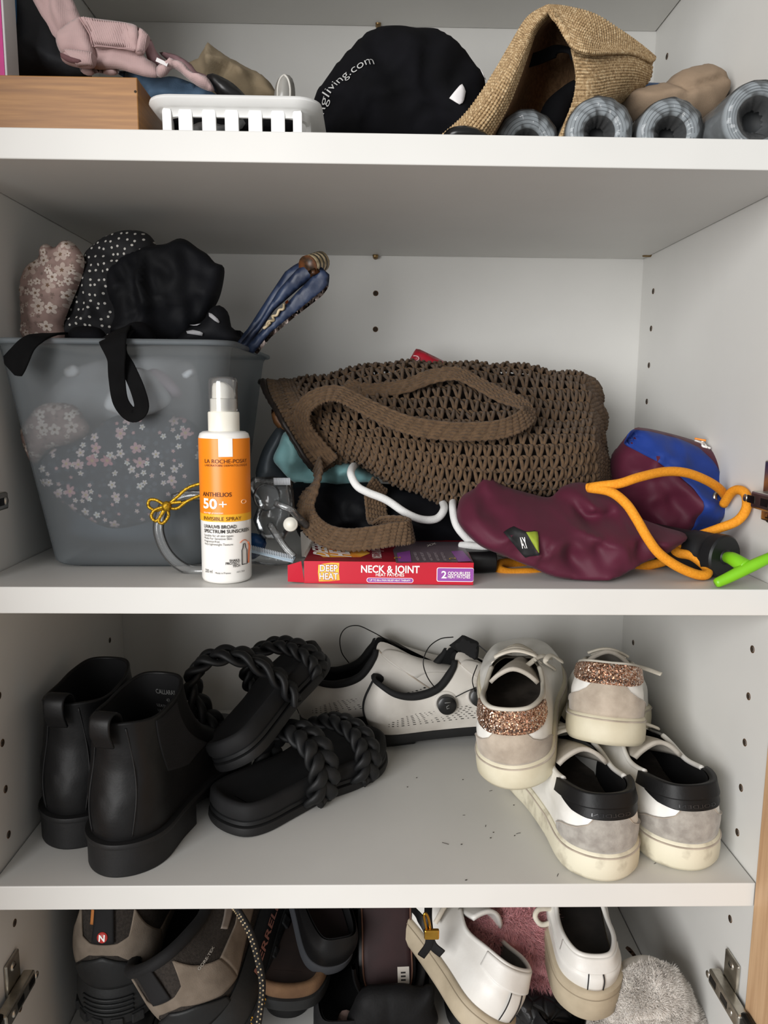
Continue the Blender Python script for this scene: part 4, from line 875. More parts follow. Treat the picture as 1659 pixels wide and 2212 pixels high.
zp_ = C3l(5, [(50, 1332, .040), (180, 1362, .038), (330, 1400, .034)]); f2_.add('zip_strip', strap(spline(zp_, 20), (0, -.6, .8), .006, .0006), mat('frosted_zip', '9fb0bd', .4))
for q in np.linspace(.03, .97, 26): c = zp_[0]+(zp_[2]-zp_[0])*q; f2_.add('seal_rib', tube([c+[0, 0, -.0026], c+[0, -.0004, .0034]], .0004, 4), mat('seal_white', 'b8bcc0', .4))
soft('blue_wrapper', 'small blue plastic wrapper lying behind the sunscreen bottle', 'wrapper', 5, [(40, 1250), (110, 1240), (160, 1290), (120, 1370), (45, 1395)], .062, .006, mat('blue_plastic', '1f4f86', .3, '16406e', 40), R=.01, z0=.001)

# ---- clothes and bags under the crochet tote
M_teal = mat('pale_teal_nylon', '86b6b8', .55, '77a7aa', 25, .1, 300, .0006, sheen=.2)
soft('teal_pouch', 'pale teal nylon pouch squashed under the open end of the crochet bag', 'pouch', 5, [(200, 775), (235, 690), (268, 612), (330, 610), (420, 730), (480, 800), (600, 770), (700, 790), (790, 850), (860, 915), (760, 932), (560, 942), (400, 935), (320, 915), (240, 835)], .135, .03, M_teal, R=.025, h=.003, noise=(.003, 35, .008, 38),
     creases=[([(215, 770), (330, 840), (500, 850)], .009, .006), ([(265, 640), (300, 740), (430, 800)], .008, .007), ([(500, 830), (620, 880), (800, 900)], .006, .005), ([(330, 880), (420, 870), (520, 915)], .005, .004)])
soft('grey_mesh_bag', 'dark grey see-through bag between the tub and the teal pouch', 'bag', 5, [(95, 890), (110, 790), (150, 690), (230, 575), (285, 570), (300, 640), (250, 760), (310, 880), (320, 950), (180, 960)], .155, .02, mat('dark_grey_nylon', '3b4044', .5, '2c3034', 30, .2, 200), R=.02, noise=(.004, 50))
soft('black_gym_bag', 'black drawstring gym bag lying flattened below the crochet bag', 'bag', 5, [(320, 930), (480, 920), (900, 930), (1340, 990), (1420, 1120), (1460, 1260), (1440, 1330), (1200, 1340), (600, 1330), (400, 1290), (330, 1180), (300, 1040)], .125, .035, M_bkn, R=.04, h=.004, noise=(.004, 30, .01, 28), z0=.001,
     creases=[([(400, 960), (600, 1100), (700, 1240)], .008, .008), ([(860, 1060), (1000, 1000), (1240, 1020)], .008, .008), ([(640, 1200), (860, 1060)], .006, .006)])
M_wcord = mat('white_drawcord', 'e2e2e0', .8, 'd0d0ce', 60, .5, 1500, .001)
wc = Thing('white_drawcord', 'thick white drawcord looping out below the crochet bag', 'cord', C3(5, 1100, 1150, .08))
wc.add('cord', tube(spline(C3l(5, [(770, 765, .165), (725, 800, .135), (690, 830, .105), (682, 875, .088), (720, 945, .082), (790, 985, .078), (900, 1030, .074), (1020, 1110, .072), (1120, 1150, .072), (1210, 1145, .074), (1255, 1090, .080), (1245, 1040, .105), (1200, 985, .15)]), 90), .0032, 12), M_wcord)
wc.add('cord', tube(spline(C3l(5, [(1330, 975, .15), (1310, 1060, .085), (1330, 1180, .072), (1400, 1270, .068), (1460, 1300, .066)]), 50), .0031, 12), M_wcord)
wc.add('cord', tube(spline(C3l(5, [(1360, 1310, .07), (1420, 1312, .062), (1500, 1325, .060), (1580, 1350, .066), (1640, 1370, .08)]), 40), .0031, 12), M_wcord)
soft('red_snack_packet', 'red printed packet peeking out behind the top of the crochet bag', 'packet', 5, [(1020, 200), (1062, 130), (1080, 95), (1110, 100), (1275, 180), (1290, 230), (1030, 240)], .255, .006, mat('red_foil', 'b0122a', .35, '8d0c20', 40, .2, 150, coat=.3), R=.006, smooth=False)[0]
pk = bpy.data.objects['red_snack_packet']
mk('printed_ring', tube(spline(np.array([C3(5, 1075+26*math.cos(q), 155+16*math.sin(q), .2475) for q in np.linspace(-1.9, 1.6, 12)]), 24), .0006, 4), mat('pink_white_print', 'e9b9bd', .5), pk, np.array(pk.location))
# ---- medicine box
M_red = mat('red_carton', 'c0142e', .4, 'b41028', 14); M_dred = mat('dark_red_carton', '8c1226', .4, '7a0e20', 14); M_crd = mat('white_cardboard_inside', 'd9d4cc', .8, 'cfc9c0', 30); M_pur = mat('purple_print', '8e4a9c', .45); M_wpr = mat('white_carton_print', 'f6f0ea', .45); M_gry = mat('grey_carton_panel', '6d6068', .45, '5c5058', 20)
M_yel = mat('yellow_glow_print', 'f2c84a', .45, 'e8842a', 60); M_gldp = mat('gold_print', 'c9a23a', .4)
mb = Thing('medicine_box', 'opened red carton of heat patches at the front of the shelf', 'carton', (.3, .05, 0))
def qz(px, py, z): return Pz(px, py, z)
fl, fr2 = Pz(657, 1261, 0), Pz(1022, 1265, 0); ex = (fr2-fl); wbox = np.linalg.norm(ex); ex /= wbox; ey = np.array([-ex[1], ex[0], 0]); HB = .0165; DB = .088
BM = np.eye(4); BM[:3, 0] = ex; BM[:3, 1] = ey; BM[:3, 3] = fl; BM[2, 3] = .0004
bx_ = lambda *a, **k: xform(box(*a, **k), BM)
mb.add('front_panel', bx_(0, wbox, 0, .0005, 0, HB), M_red, smooth=False)
mb.add('back_panel', bx_(0, wbox, DB-.0005, DB, 0, HB), M_red, smooth=False)
tp = mb.add('top_panel', bx_(0, wbox, .0005, DB-.0005, HB-.0005, HB), M_dred, smooth=False)
mb.add('bottom_panel', bx_(0, wbox, .0005, DB-.0005, 0, .0005), M_crd, smooth=False)
mb.add('end_panel', bx_(wbox-.0005, wbox, .0005, DB-.0005, .0005, HB-.0005), M_red, smooth=False)
fp_ = bpy.data.objects['front_panel']
# torn open left end: side flaps and the tuck tab
def bpoly(pts, th=.0005):
    p = np.array(pts, float); c = np.cross(p[1]-p[0], p[2]-p[0]); c /= np.linalg.norm(c); n_ = len(p); v = np.vstack([p, p-c*th]); return xform((v, [tuple(range(n_)), tuple(range(2*n_-1, n_-1, -1))]+[(i, n_+i, n_+(i+1) % n_, (i+1) % n_) for i in range(n_)]), BM)
mb.add('end_flap', bpoly([(0, .0004, .0005), (-.0118, -.001, .0015), (-.0118, -.001, .0135), (-.002, 0, HB)]), M_red, smooth=False, label='red side flap standing open')
mb.add('end_flap', bpoly([(0, .002, .0004), (-.011, .002, .0008), (-.011, .06, .0008), (0, .06, .0004)]), M_crd, smooth=False, label='white inner flap lying flat')
mb.add('end_flap', bpoly([(0, DB-.001, .0005), (-.012, DB+.002, .001), (-.013, DB+.002, .022), (-.004, DB, .026), (0, DB-.001, HB)]), M_crd, smooth=False, label='white cardboard flap standing at the back')
zig = [(-.001, .014+.0042*i, HB+.001+(.0025 if i % 2 else 0)) for i in range(16)]
mb.add('torn_edge', bpoly([(0, .012, HB)]+zig+[(0, .08, HB)]), M_crd, smooth=False)
def bt(t_, x, z, h, m, w=None, bold=0., align='l', parent=None, name='lettering', y=-.0003): mb.add(name, xform(text_plane(t_, (x, y, z), (1, 0, 0), (0, 0, 1), h, w, None, bold, 1., align), BM), m, parent or fp_, smooth=False)
def ft(px): return (px-657)/365*wbox
def fz(py): return (1263-py)/49*HB
def rrp(x0, x1, z0, z1, r, n=5): q = rrect(x0, x1, z0, z1, r, n); return [(a, b) for a, b in q]
def fplate(x0, x1, z0, z1, r, m, y, name): o = mb.add(name, xform(prism(rrp(x0, x1, z0, z1, r), y, y+.0002), BM), m, fp_, smooth=False); return o
bt('NECK & JOINT', ft(780), fz(1237.5), .0055, M_wpr, ft(906)-ft(780), .02); bt('HEAT PATCHES', ft(812), fz(1245.5), .0024, M_wpr, ft(873)-ft(812), .012)
fplate(ft(792), ft(893), fz(1259.5), fz(1249), .0017, M_wpr, -.0002, 'pill_border'); fplate(ft(793.2), ft(891.8), fz(1258.6), fz(1249.9), .0014, M_pur, -.0003, 'pill')
bt('UP TO 8hrs PAIN RELIEF HEAT THERAPY', ft(799), fz(1256), .0014, M_wpr, ft(887)-ft(799), .012, y=-.0006)
fplate(ft(943), ft(1022.5), fz(1256), fz(1225), .0014, M_wpr, -.0002, 'badge_border'); fplate(ft(944.3), ft(1022.2), fz(1254.8), fz(1226.2), .0012, M_pur, -.0003, 'badge')
bt('2', ft(953), fz(1248), .0055, M_wpr, .0038, .02, y=-.0006); bt('ODOURLESS', ft(967), fz(1240.5), .0024, M_wpr, ft(1015)-ft(967), .014, y=-.0006); bt('HEAT PATCHES', ft(967), fz(1248), .0024, M_wpr, ft(1015)-ft(967), .014, y=-.0006)
glow = [(ft(688), fz(1222)), (ft(700), fz(1219)), (ft(716), fz(1216.5)), (ft(733), fz(1217)), (ft(732), fz(1235)), (ft(734), fz(1255)), (ft(712), fz(1258)), (ft(689), fz(1258.5)), (ft(687), fz(1240))]
mb.add('logo_glow', xform(prism(glow, -.00025, -.0001), BM), M_yel, fp_, smooth=False)
for w_, x_, z_, wd2 in (('DEEP', 691, 1236, 39), ('HEAT', 690, 1254, 41)):
    bt(w_, ft(x_), fz(z_), .0052, M_dred, ft(x_+wd2)-ft(x_), .05, y=-.0004); bt(w_, ft(x_+.6), fz(z_-.4), .0050, M_wpr, ft(x_+wd2-.6)-ft(x_+.6), .012, y=-.0006)
# printed top
def ttx(px, py): p = Pz(px, py, HB+.0004)-fl; return p@ex, p@ey
def tplate(q, m, z, name): p2 = [ttx(*cc(5, [a])[0]) for a in q]; n_ = len(p2); v = [(a, b, HB+z) for a, b in p2]; mb.add(name, xform((np.array(v), [tuple(range(n_))]), BM), m, tp, smooth=False)
tplate([(960, 1420), (940, 1340), (985, 1285), (1360, 1290), (1435, 1412)], M_gry, .0002, 'grey_panel'); tplate([(455, 1355), (520, 1318), (740, 1320), (800, 1360), (740, 1385), (510, 1385)], M_yel, .0002, 'logo_glow'); tplate([(1300, 1350), (1370, 1345), (1425, 1410), (1345, 1415)], M_pur, .0004, 'purple_corner'); tplate([(965, 1360), (1045, 1345), (1055, 1415), (975, 1415)], M_pur, .0004, 'purple_badge')
def ttxt(t_, a, b, up, h, m, w=None, bold=0.): 
    A_, B_, C_ = [np.array(ttx(*cc(5, [q])[0])+(HB+.0007,)) for q in (a, b, up)]; mb.add('lettering', xform(text_plane(t_, A_, B_-A_, C_-A_, h, w or np.linalg.norm(B_-A_), None, bold), BM), m, tp, smooth=False)
ttxt('DEEP', (545, 1388), (520, 1305), (480, 1375), .017, M_wpr, .045, .03); ttxt('HEAT', (680, 1388), (640, 1305), (590, 1380), .017, M_wpr, .045, .03)
ttxt('NECK & JOINT', (872, 1395), (860, 1325), (830, 1395), .0075, M_wpr, .045); 
for i in range(5): ttxt('HEAT RELIEF PATCH'[:9+2*i], (1105+42*i, 1410), (1075+42*i, 1345), (1080+42*i, 1410), .0022, mat('pale_print', 'b5a9ae', .5), .03)
for q in ((990, 1395), (1330, 1400)): ttxt('2', q, (q[0]-10, q[1]-20), (q[0]-20, q[1]+2), .006, M_gldp, .006)
ttxt('XX', (1150, 1325), (1190, 1312), (1140, 1300), .007, M_wpr, .016, .02)
# ---- black sunglasses sleeve, open at its right end
M_case = mat('black_case_vinyl', '0b0b0c', .4, '121213', 40, .1, 300)
cs = Thing('black_case', 'flat black sleeve case lying open-ended beside the medicine box', 'case', Pz(1040, 1245, 0))
c0 = Pz(985, 1240, 0); c1 = Pz(1068, 1238, 0); ax_ = c1-c0; Lc = np.linalg.norm(ax_); ax_ /= Lc
CMx = frame(c0, ax_); q = rrect(-.004, .036, .0006, .017, .006, 5); rings = []
for x_, s_ in ((0, .8), (.004, 1), (Lc, 1)): rings.append(np.stack([np.full(len(q), x_), (q[:, 0]-.016)*s_+.016, (q[:, 1]-.009)*s_+.009], 1))
for x_, s_ in ((Lc, .82), (.008, .8)): rings.append(np.stack([np.full(len(q), x_), (q[:, 0]-.016)*s_+.016, (q[:, 1]-.009)*s_*.95+.009], 1))
g = grid(np.stack(rings, 0), False, True); g = (g[0], g[1]+[tuple(range(len(q)))]); cs.add('sleeve', xform(g, CMx), M_case, auto=50)
cs.add('rim', tube(xform((np.stack([np.full(len(q), Lc), (q[:, 0]-.016)*.93+.016, (q[:, 1]-.009)*.93+.009], 1), []), CMx)[0], .0012, 6, True), M_case)
# ---- brown crochet tote lying on its side: net of stitches over a sheet dark enough to shade its holes
M_yarn = mat('brown_cotton_yarn', '604a34', .95, '4e3b28', 260, .6, 1500, .0012, sheen=.08); M_yarnd = mat('net_shade_brown', '2a1d15', .95, '1a120d', 60)
CT = [[(590, 862, .225), (572, 832, .185), (592, 868, .145), (632, 932, .118), (685, 1002, .120), (700, 1000, .150)],
      [(690, 850, .240), (680, 826, .205), (705, 880, .130), (740, 940, .102), (765, 992, .110), (775, 985, .150)],
      [(800, 830, .255), (790, 797, .225), (818, 862, .145), (848, 952, .096), (868, 1050, .103), (880, 1050, .150)],
      [(930, 820, .262), (925, 782, .235), (945, 862, .155), (960, 962, .090), (962, 1075, .100), (965, 1070, .150)],
      [(1060, 820, .262), (1055, 780, .235), (1075, 870, .155), (1082, 972, .090), (1078, 1076, .100), (1080, 1068, .150)],
      [(1190, 840, .262), (1180, 794, .235), (1198, 880, .155), (1206, 972, .095), (1202, 1060, .102), (1202, 1052, .150)],
      [(1265, 870, .262), (1262, 820, .238), (1280, 890, .170), (1290, 965, .118), (1290, 1048, .116), (1285, 1042, .160)],
      [(1290, 900, .262), (1298, 858, .250), (1306, 920, .205), (1314, 985, .165), (1316, 1042, .150), (1305, 1040, .190)]]
CG = [[P(*q) for q in r] for r in CT]
def bagS(nu, nv): 
    A = ribcage(CG, nu, nv); n = surf_normals(A); n *= np.sign((n*(CAM-A)).sum(-1).mean()); b = fbm(A, 22)*.006; return A+n*b[..., None], n
cb_ = Thing('crochet_tote_bag', 'brown crochet tote bag lying on its side across the middle of the shelf', 'tote bag', P(950, 1080, .15))
A, n = bagS(60, 40); cb_.add('lining', sheet(A-n*.010, .002), M_yarnd)  # brown sheet for the contents, dark so the net's holes look shaded
NU, NV = 300, 240; AS, NS = bagS(NU, NV)
def bagP(u, v, off=0.):
    u = np.clip(np.asarray(u, float), 0, 1)*(NU-1); v = np.clip(np.asarray(v, float), 0, 1)*(NV-1); i = np.minimum(u.astype(int), NU-2); j = np.minimum(v.astype(int), NV-2); a = (u-i)[..., None]; b = (v-j)[..., None]
    f = lambda Q: Q[i, j]*(1-a)*(1-b)+Q[i+1, j]*a*(1-b)+Q[i, j+1]*(1-a)*b+Q[i+1, j+1]*a*b
    off = np.asarray(off, float); off = off[..., None] if off.ndim else off
    return f(AS)+f(NS)*off
U0, U1, NR, NC = .075, .84, 22, 31
vrow = lambda j: .02+.96*j/NR
net = []
for j in range(NR+1):
    u = np.linspace(U0, U1, NC*10); ph = u*NC/(U1-U0)*2*np.pi
    for q in (0, np.pi): net.append(tube(bagP(u, vrow(j)+.0045*np.sin(ph+q), .0012*np.cos(ph+q)), .00125*(1+.18*np.sin(ph*2+j)), 6))
cb_.add('chain_rows', join(*net), M_yarn)['kind'] = 'stuff'
net = []
for j in range(NR):
    for i in range(NC):
        uc = U0+(U1-U0)*(i+.5*(j % 2)+.25)/NC; du = (U1-U0)/NC*.42; v0, v1 = vrow(j), vrow(j+1); jt = rng.normal(0, .0012, 4)
        for sg in (-1, 1):
            t_ = np.linspace(0, 1, 7); net.append(tube(bagP(uc+sg*du*(.08+.80*t_)+jt[0], v1+(v0-v1)*t_+jt[1], .0008+.0016*np.sin(np.pi*t_)+.0006*sg), .00145*(.85+.3*np.sin(np.pi*t_)), 6))
cb_.add('mesh_stitches', join(*net), M_yarn)['kind'] = 'stuff'
# dense end panel and dense hem: close rows of stitches
def rows(us, v0, v1, r, nst): 
    out = []
    for k_, u_ in enumerate(us):
        v = np.linspace(v0, v1, nst*5); ph = v*nst*2*np.pi/(v1-v0); out.append(tube(bagP(np.full(len(v), u_)+.0016*np.sin(ph+k_*2), v, .0004*np.cos(ph)), r*(1+.28*np.sin(ph+k_*1.7)), 6))
    return join(*out)
cb_.add('end_panel', rows(np.linspace(.845, .998, 20), .02, .98, .0021, 46), M_yarn)['kind'] = 'stuff'
cb_.add('hem', rows(np.linspace(.005, .075, 8), .06, .96, .0026, 40), M_yarn)['kind'] = 'stuff'
A, n = bagS(60, 40); cb_.add('end_backing', sheet(A[49:]-n[49:]*.0022, .002), M_yarnd)
# zip along the mouth
M_zip = mat('dark_brown_zip', '2a201a', .5, '1b1511', 200)
v = np.linspace(.16, .93, 60); e_ = bagP(0*v, v); dz_ = e_-bagP(0*v+.02, v); dz_ /= np.linalg.norm(dz_, axis=1)[:, None]
zt = cb_.add('zip_tape', tube(e_+dz_*.0025+[0, -.001, 0], .0024, 8), M_zip); cb_.add('zip_teeth', tube(e_+dz_*.0052+[0, .0005, 0], .0013*(1+.25*np.sin(np.arange(60)*2.4)), 6), M_zip, zt)
def cband(name, path, up, width, nrow, nst, r=None, n=260, parent=None):
    p = spline(path, n); upv = spline(up, n) if np.ndim(up) > 1 else np.broadcast_to(np.array(up, float), p.shape); t_, nn, b = frames(p, False, upv); out = []; r = r or width/nrow*.62
    s_ = np.linspace(0, 1, n)
    for k_ in range(nrow):
        o_ = (k_+.5)/nrow*width-width/2; ph = s_*nst*2*np.pi+k_*2.1; out.append(tube(p+b*(o_+.0004*np.sin(ph))[:, None] if np.ndim(o_) else p+b*o_+b*(.0005*np.sin(ph))[:, None]+nn*(.0005*np.cos(ph*.5))[:, None], r*(1+.25*np.sin(ph)), 6))
    o = cb_.add(name, join(*out), M_yarn, parent); o['kind'] = 'stuff'
    ob = cb_.add('band_core', strap(p, upv, width*.96, .0016), M_yarn, o); return o
h1 = C3l(5, [(560, 800, .10), (420, 640, .098), (378, 540, .097), (400, 450, .095), (490, 385, .094), (600, 372, .094), (720, 425, .092), (850, 490, .088), (1000, 555, .084), (1150, 590, .082), (1350, 608, .082), (1560, 600, .084), (1680, 570, .086), (1760, 520, .092), (1775, 480, .1), (1720, 430, .11), (1600, 380, .124), (1450, 300, .142), (1330, 250, .152), (1180, 268, .155), (1000, 330, .150), (800, 350, .158), (640, 320, .17)])
cband('upper_handle', h1, np.array([(-.5, -.8, .3), (-.5, -.8, .3), (-.5, -.8, .3), (-.3, -.8, .4), (0, -.8, .6), (.1, -.8, .6), (.1, -.8, .6), (.1, -.85, .5), (.1, -.9, .4), (0, -.95, .3), (0, -.95, .3), (0, -.95, .3), (.1, -.95, .3), (.3, -.9, .3), (.5, -.8, .3), (.3, -.8, .5), (.1, -.8, .6), (.2, -.7, .6), (.1, -.7, .6), (0, -.7, .6), (-.1, -.7, .6), (0, -.7, .7), (0, -.7, .7)]), .0155, 6, 110)
h2 = C3l(5, [(470, 800, .105), (480, 880, .088), (440, 960, .074), (402, 1070, .066), (430, 1170, .060), (520, 1245, .052), (660, 1275, .042), (820, 1262, .036), (950, 1240, .033), (1035, 1232, .034), (1050, 1210, .045), (1000, 1190, .055), (910, 1180, .068), (850, 1160, .080), (835, 1080, .090), (830, 990, .092), (860, 930, .10)])
cband('lower_handle', h2, np.array([(-.8, -.5, 0), (-.8, -.6, 0), (-.7, -.7, .1), (-.6, -.8, .1), (-.4, -.85, .3), (-.2, -.9, .4), (-.1, -.9, .35), (0, -.95, .3), (.1, -.95, .3), (.5, -.8, .2), (1, 0, .2), (.3, .9, .3), (0, .9, .4), (0, -.2, .9), (.2, -.9, .2), (.2, -.95, 0), (.2, -.95, 0)]), .0175, 7, 90)
soft('tan_wallet', 'tan leather wallet showing inside the mouth of the crochet bag', 'wallet', 5, [(190, 470), (230, 480), (330, 600), (420, 720), (400, 750), (290, 640), (215, 570), (195, 530)], .150, .008, mat('tan_leather', '8a5c34', .5, '6d4526', 30, .15, 400), R=.01, noise=(0, 30))

# ---- maroon and blue drawstring bag
M_mar = mat('maroon_nylon', '541c30', .6, '4c1a2b', 25, .12, 900, .0004, sheen=.04, spec=.3); M_blu = mat('royal_blue_nylon', '1f3a86', .6, '1b3276', 25, .12, 900, .0004, sheen=.04, spec=.3)
db = Thing('drawstring_bag', 'maroon and blue drawstring bag with thick orange cord at the right', 'drawstring bag', P(1300, 1250, .08))
Yb = .150
BO = clampz(pxz(6, [(850, 720), (852, 610), (885, 545), (930, 490), (975, 440), (1010, 436), (1100, 452), (1250, 492), (1340, 532), (1400, 605), (1452, 725), (1450, 850), (1400, 935), (1330, 985), (1240, 1010), (1150, 1080), (1000, 1110), (900, 980)], Yb), .001)
crb = [(pxz(6, c[0], Yb), c[1], c[2]) for c in ([[(905, 560), (940, 640), (925, 740)], .008, .006], [[(980, 540), (1080, 640), (1230, 720)], .010, .008], [[(1010, 660), (1100, 800), (1230, 900)], .009, .008], [[(1100, 560), (1260, 640), (1390, 760)], .006, .010], [[(1280, 760), (1330, 860), (1290, 960)], .007, .007], [[(1130, 960), (1220, 920)], .006, .005])]
pb = Pillow(BO, Yb, .055, .04, .06, .0028, crb, (.004, 26, .013, 28)); back_ = db.add('back_section', pb.geo(), M_mar)
blue = pxz(6, [(960, 470), (985, 447), (1100, 460), (1245, 498), (1332, 540), (1390, 610), (1440, 728), (1438, 845), (1390, 925), (1325, 972), (1245, 995), (1268, 900), (1270, 800), (1240, 735), (1180, 680), (1080, 610), (1000, 550), (955, 515)], .112)
bp_ = db.add('blue_panel', decal(pb, blue, .0006, .0035, .0008), M_blu)
Yf, KZ = .022, .95
FO = clampz(pxzt(6, [(63, 880), (88, 792), (160, 742), (188, 692), (240, 690), (300, 732), (420, 768), (540, 792), (605, 738), (690, 716), (780, 735), (865, 785), (990, 890), (1110, 940), (1245, 990), (1150, 1075), (1020, 1130), (920, 1190), (842, 1238), (700, 1225), (560, 1200), (440, 1150), (300, 1092), (180, 1040), (90, 950)], Yf, KZ), .0008)
crf = [(pxzt(6, c[0], Yf, KZ), c[1], c[2]) for c in ([[(560, 770), (640, 800), (715, 890), (800, 880), (865, 850)], .016, .006], [[(300, 740), (450, 800), (690, 900)], .010, .008], [[(180, 780), (240, 870), (330, 950)], .008, .007], [[(330, 960), (520, 985), (760, 900)], -.006, .010], [[(600, 1035), (640, 1110), (720, 1190)], .008, .006], [[(760, 1030), (800, 1120), (900, 1170)], .007, .007], [[(880, 900), (950, 1000), (930, 1150)], .007, .008], [[(650, 780), (690, 800), (700, 830)], -.006, .005], [[(240, 700), (230, 760), (180, 850)], .007, .005], [[(480, 1060), (600, 1010), (700, 1020)], -.005, .007])]
pf = Pillow(FO, Yf, .026, .035, .045, .0026, crf, (.003, 26, .013, 28), warp=lambda q: KZ*q[:, 1]); fr3 = db.add('front_section', pf.geo(), M_mar)
lab = db.add('sewn_label', decal(pf, pxzt(6, [(275, 945), (322, 912), (375, 935), (432, 928), (446, 1050), (395, 1086)], Yf, KZ), .0008, .003, .0008), mat('black_woven_label', '121214', .7))
db.add('label_corner', decal(pf, pxzt(6, [(375, 935), (432, 930), (444, 1045), (405, 985)], Yf, KZ), .0018, .003, .0006), mat('lime_woven_label', '8a9a2a', .7), lab)
o_, x_, y_ = [np.array(pxzt(6, [q], Yf, KZ)[0]) for q in ((372, 1028), (398, 1022), (345, 965))]; v2, f2, w2 = text2d('AY', .02); q2 = o_+(v2[:, :1]/w2)*(x_-o_)+(v2[:, 1:]/.73)*(y_-o_); db.add('lettering', (pf.on(q2, .0030), f2), M_whp, lab, smooth=False)
# small white emblem on the blue top
for q in ([(1272, 500), (1290, 510), (1270, 522), (1292, 530)], [(1292, 500), (1310, 515), (1290, 525), (1312, 535)]): db.add('emblem', tube(pb.on(spline(pxz(6, q, Yb), 20), .002), .0011, 5), M_whp, bp_)
db.add('emblem', tube(pb.on(spline(pxz(6, [(1255, 488), (1275, 492), (1300, 497)], Yb), 12), .002), .0009, 5), M_or, bp_)
M_cord = mat('orange_drawcord', 'ee9c22', .75, 'e08c14', 700, .5, 1800, .0008)
def cord(pts, r=.0037, flat=.8): db.add('cord', tube(spline(C3l(6, pts), 130), r, 14), M_cord)
cord([(735, 745, .055), (800, 735, .048), (900, 722, .044), (1000, 690, .046), (1130, 662, .056), (1240, 668, .064), (1340, 705, .074), (1410, 750, .086), (1450, 800, .1)])
cord([(740, 745, .053), (850, 765, .042), (930, 825, .032), (985, 905, .026), (1040, 1000, .022), (1100, 1080, .021), (1190, 1145, .022), (1290, 1188, .024), (1345, 1188, .027), (1340, 1150, .035), (1270, 1095, .044), (1200, 1078, .05), (1190, 1050, .055), (1280, 1000, .060), (1400, 955, .058), (1500, 915, .052), (1548, 850, .050), (1545, 780, .056), (1510, 755, .066), (1470, 770, .076), (1430, 830, .088)])
cord([(540, 1185, .060), (440, 1178, .054), (340, 1180, .052), (285, 1165, .054), (285, 1135, .062), (340, 1130, .074), (420, 1150, .08)], .0036); cord([(980, 1160, .07), (1060, 1140, .066), (1120, 1125, .066), (1160, 1110, .07)], .0036)
db.add('eyelet', lathe([(.003, .001), (.0045, .0016), (.0062, .0008), (.0062, -.001)], 18, frame(C3(6, 1408, 795, .098), (1, .3, 0), (.2, -1, .2))), M_chr)
# ---- black hand pump with lime handle
M_pb = mat('black_pump_plastic', '101113', .45, '17181a', 40); M_lime = mat('lime_plastic', '7cc21e', .4, '74b81a', 30)
pm = Thing('hand_pump', 'black cylinder with lime green T-shaped handle at the right front', 'hand pump', Pz(1575, 1240, 0))
ctr = C3(6, 1432, 1090, .034); ctr[2] = .0172; ax = np.array([.42, -.9, 0]); ax /= np.linalg.norm(ax); fm = frame(ctr, np.cross(ax, (0, 0, 1)), ax)
pm.add('barrel', lathe([(0, .002), (.0155, .002), (.0168, .0005), (.0168, -.008), (.0155, -.009), (.0150, -.012), (.0160, -.014), (.0160, -.03), (.0148, -.031), (.0148, -.07), (.0, -.07)], 36, fm), M_pb, auto=40)
pm.add('barrel_cap', lathe([(0, .004), (.0045, .004), (.006, .002)], 24, fm), M_pb)
stem = [ctr+ax*.003, C3(6, 1480, 1110, .016), C3(6, 1545, 1150, .006)]; hd = pm.add('handle_stem', tube(spline(stem, 24), np.linspace(.0042, .0058, 24), 14), M_lime)
hb = spline([C3(6, 1388, 1236, .004), C3(6, 1450, 1208, .004), C3(6, 1550, 1158, .004), C3(6, 1640, 1115, .004), C3(6, 1720, 1080, .004)], 40)
pm.add('handle_bar', tube(hb, np.interp(np.linspace(0, 1, 40), [0, .04, .4, .6, .96, 1], [.0026, .0036, .0043, .0043, .0036, .0026]), 16), M_lime)

# ---- hinges on the side walls
def hinge(parent, sx, y_in, z, ymin=-.012, wing=.045):
    """steel hinge: sx=+1 on the right wall, -1 on the left"""
    X = lambda d: (W-d) if sx > 0 else d
    def bxs(d0, d1, *a, **k): x0, x1 = sorted((X(d0), X(d1))); return box(x0, x1, *a, **k)
    t = Thing('hinge', '', 'hinge', (X(0), .02, z))
    t.add('mounting_plate', bxs(0, .003, .012, .034, z-wing*.35, z+wing*.65, .0012), M_chr, smooth=False)
    t.add('arm', bxs(.003, .0125, ymin, y_in, z-.0065, z+.0065, .0016), M_chr, smooth=False)
    for yy in (.006, .026): t.add('arm_slot', bxs(.012, .0128, yy, yy+.011, z-.0028, z+.0028), M_chrd, smooth=False)
    for yy, zz in ((.022, z+wing*.5), (.022, z-wing*.28)):
        m_ = frame((X(.003), yy, zz), (0, 1, 0), (-sx, 0, 0)); s_ = t.add('screw', lathe([(0, .0012), (.0032, .001), (.0038, 0)], 18, m_), M_chr); t.add('screw_slot', xform(box(-.0024, .0024, -.0005, .0005, .0009, .0014), m_), M_chrd, s_, smooth=False)
    for yy in (.0, .040):
        m_ = frame((X(.0125), yy, z), (0, 1, 0), (-sx, 0, 0)); t.add('screw', lathe([(0, .001), (.0026, .0008), (.003, 0)], 18, m_), M_chr)
    t.add('link', bxs(.002, .010, ymin-.014, ymin+.004, z-.0085, z+.0085, .003), M_chrd, smooth=False)
    return t
for (lab_, sx, px, py) in (('steel hinge on the right wall below the pink-lined shelf, lower right corner', 1, 1531, 2105), ('steel hinge in the lower left corner of the cabinet', -1, 76, 2108), ('steel hinge on the right wall beside the green pump handle', 1, 1622, 1078), ('steel hinge at the left edge beside the frosted tub', -1, 18, 1080)):
    p_ = Px(px, py, W-.012 if sx > 0 else .012); h_ = hinge(None, sx, float(p_[1]), float(p_[2])); h_.o['label'] = lab_
bpy.data.objects['hinge']['label'] = 'steel hinge low on the right wall beside the oak door'
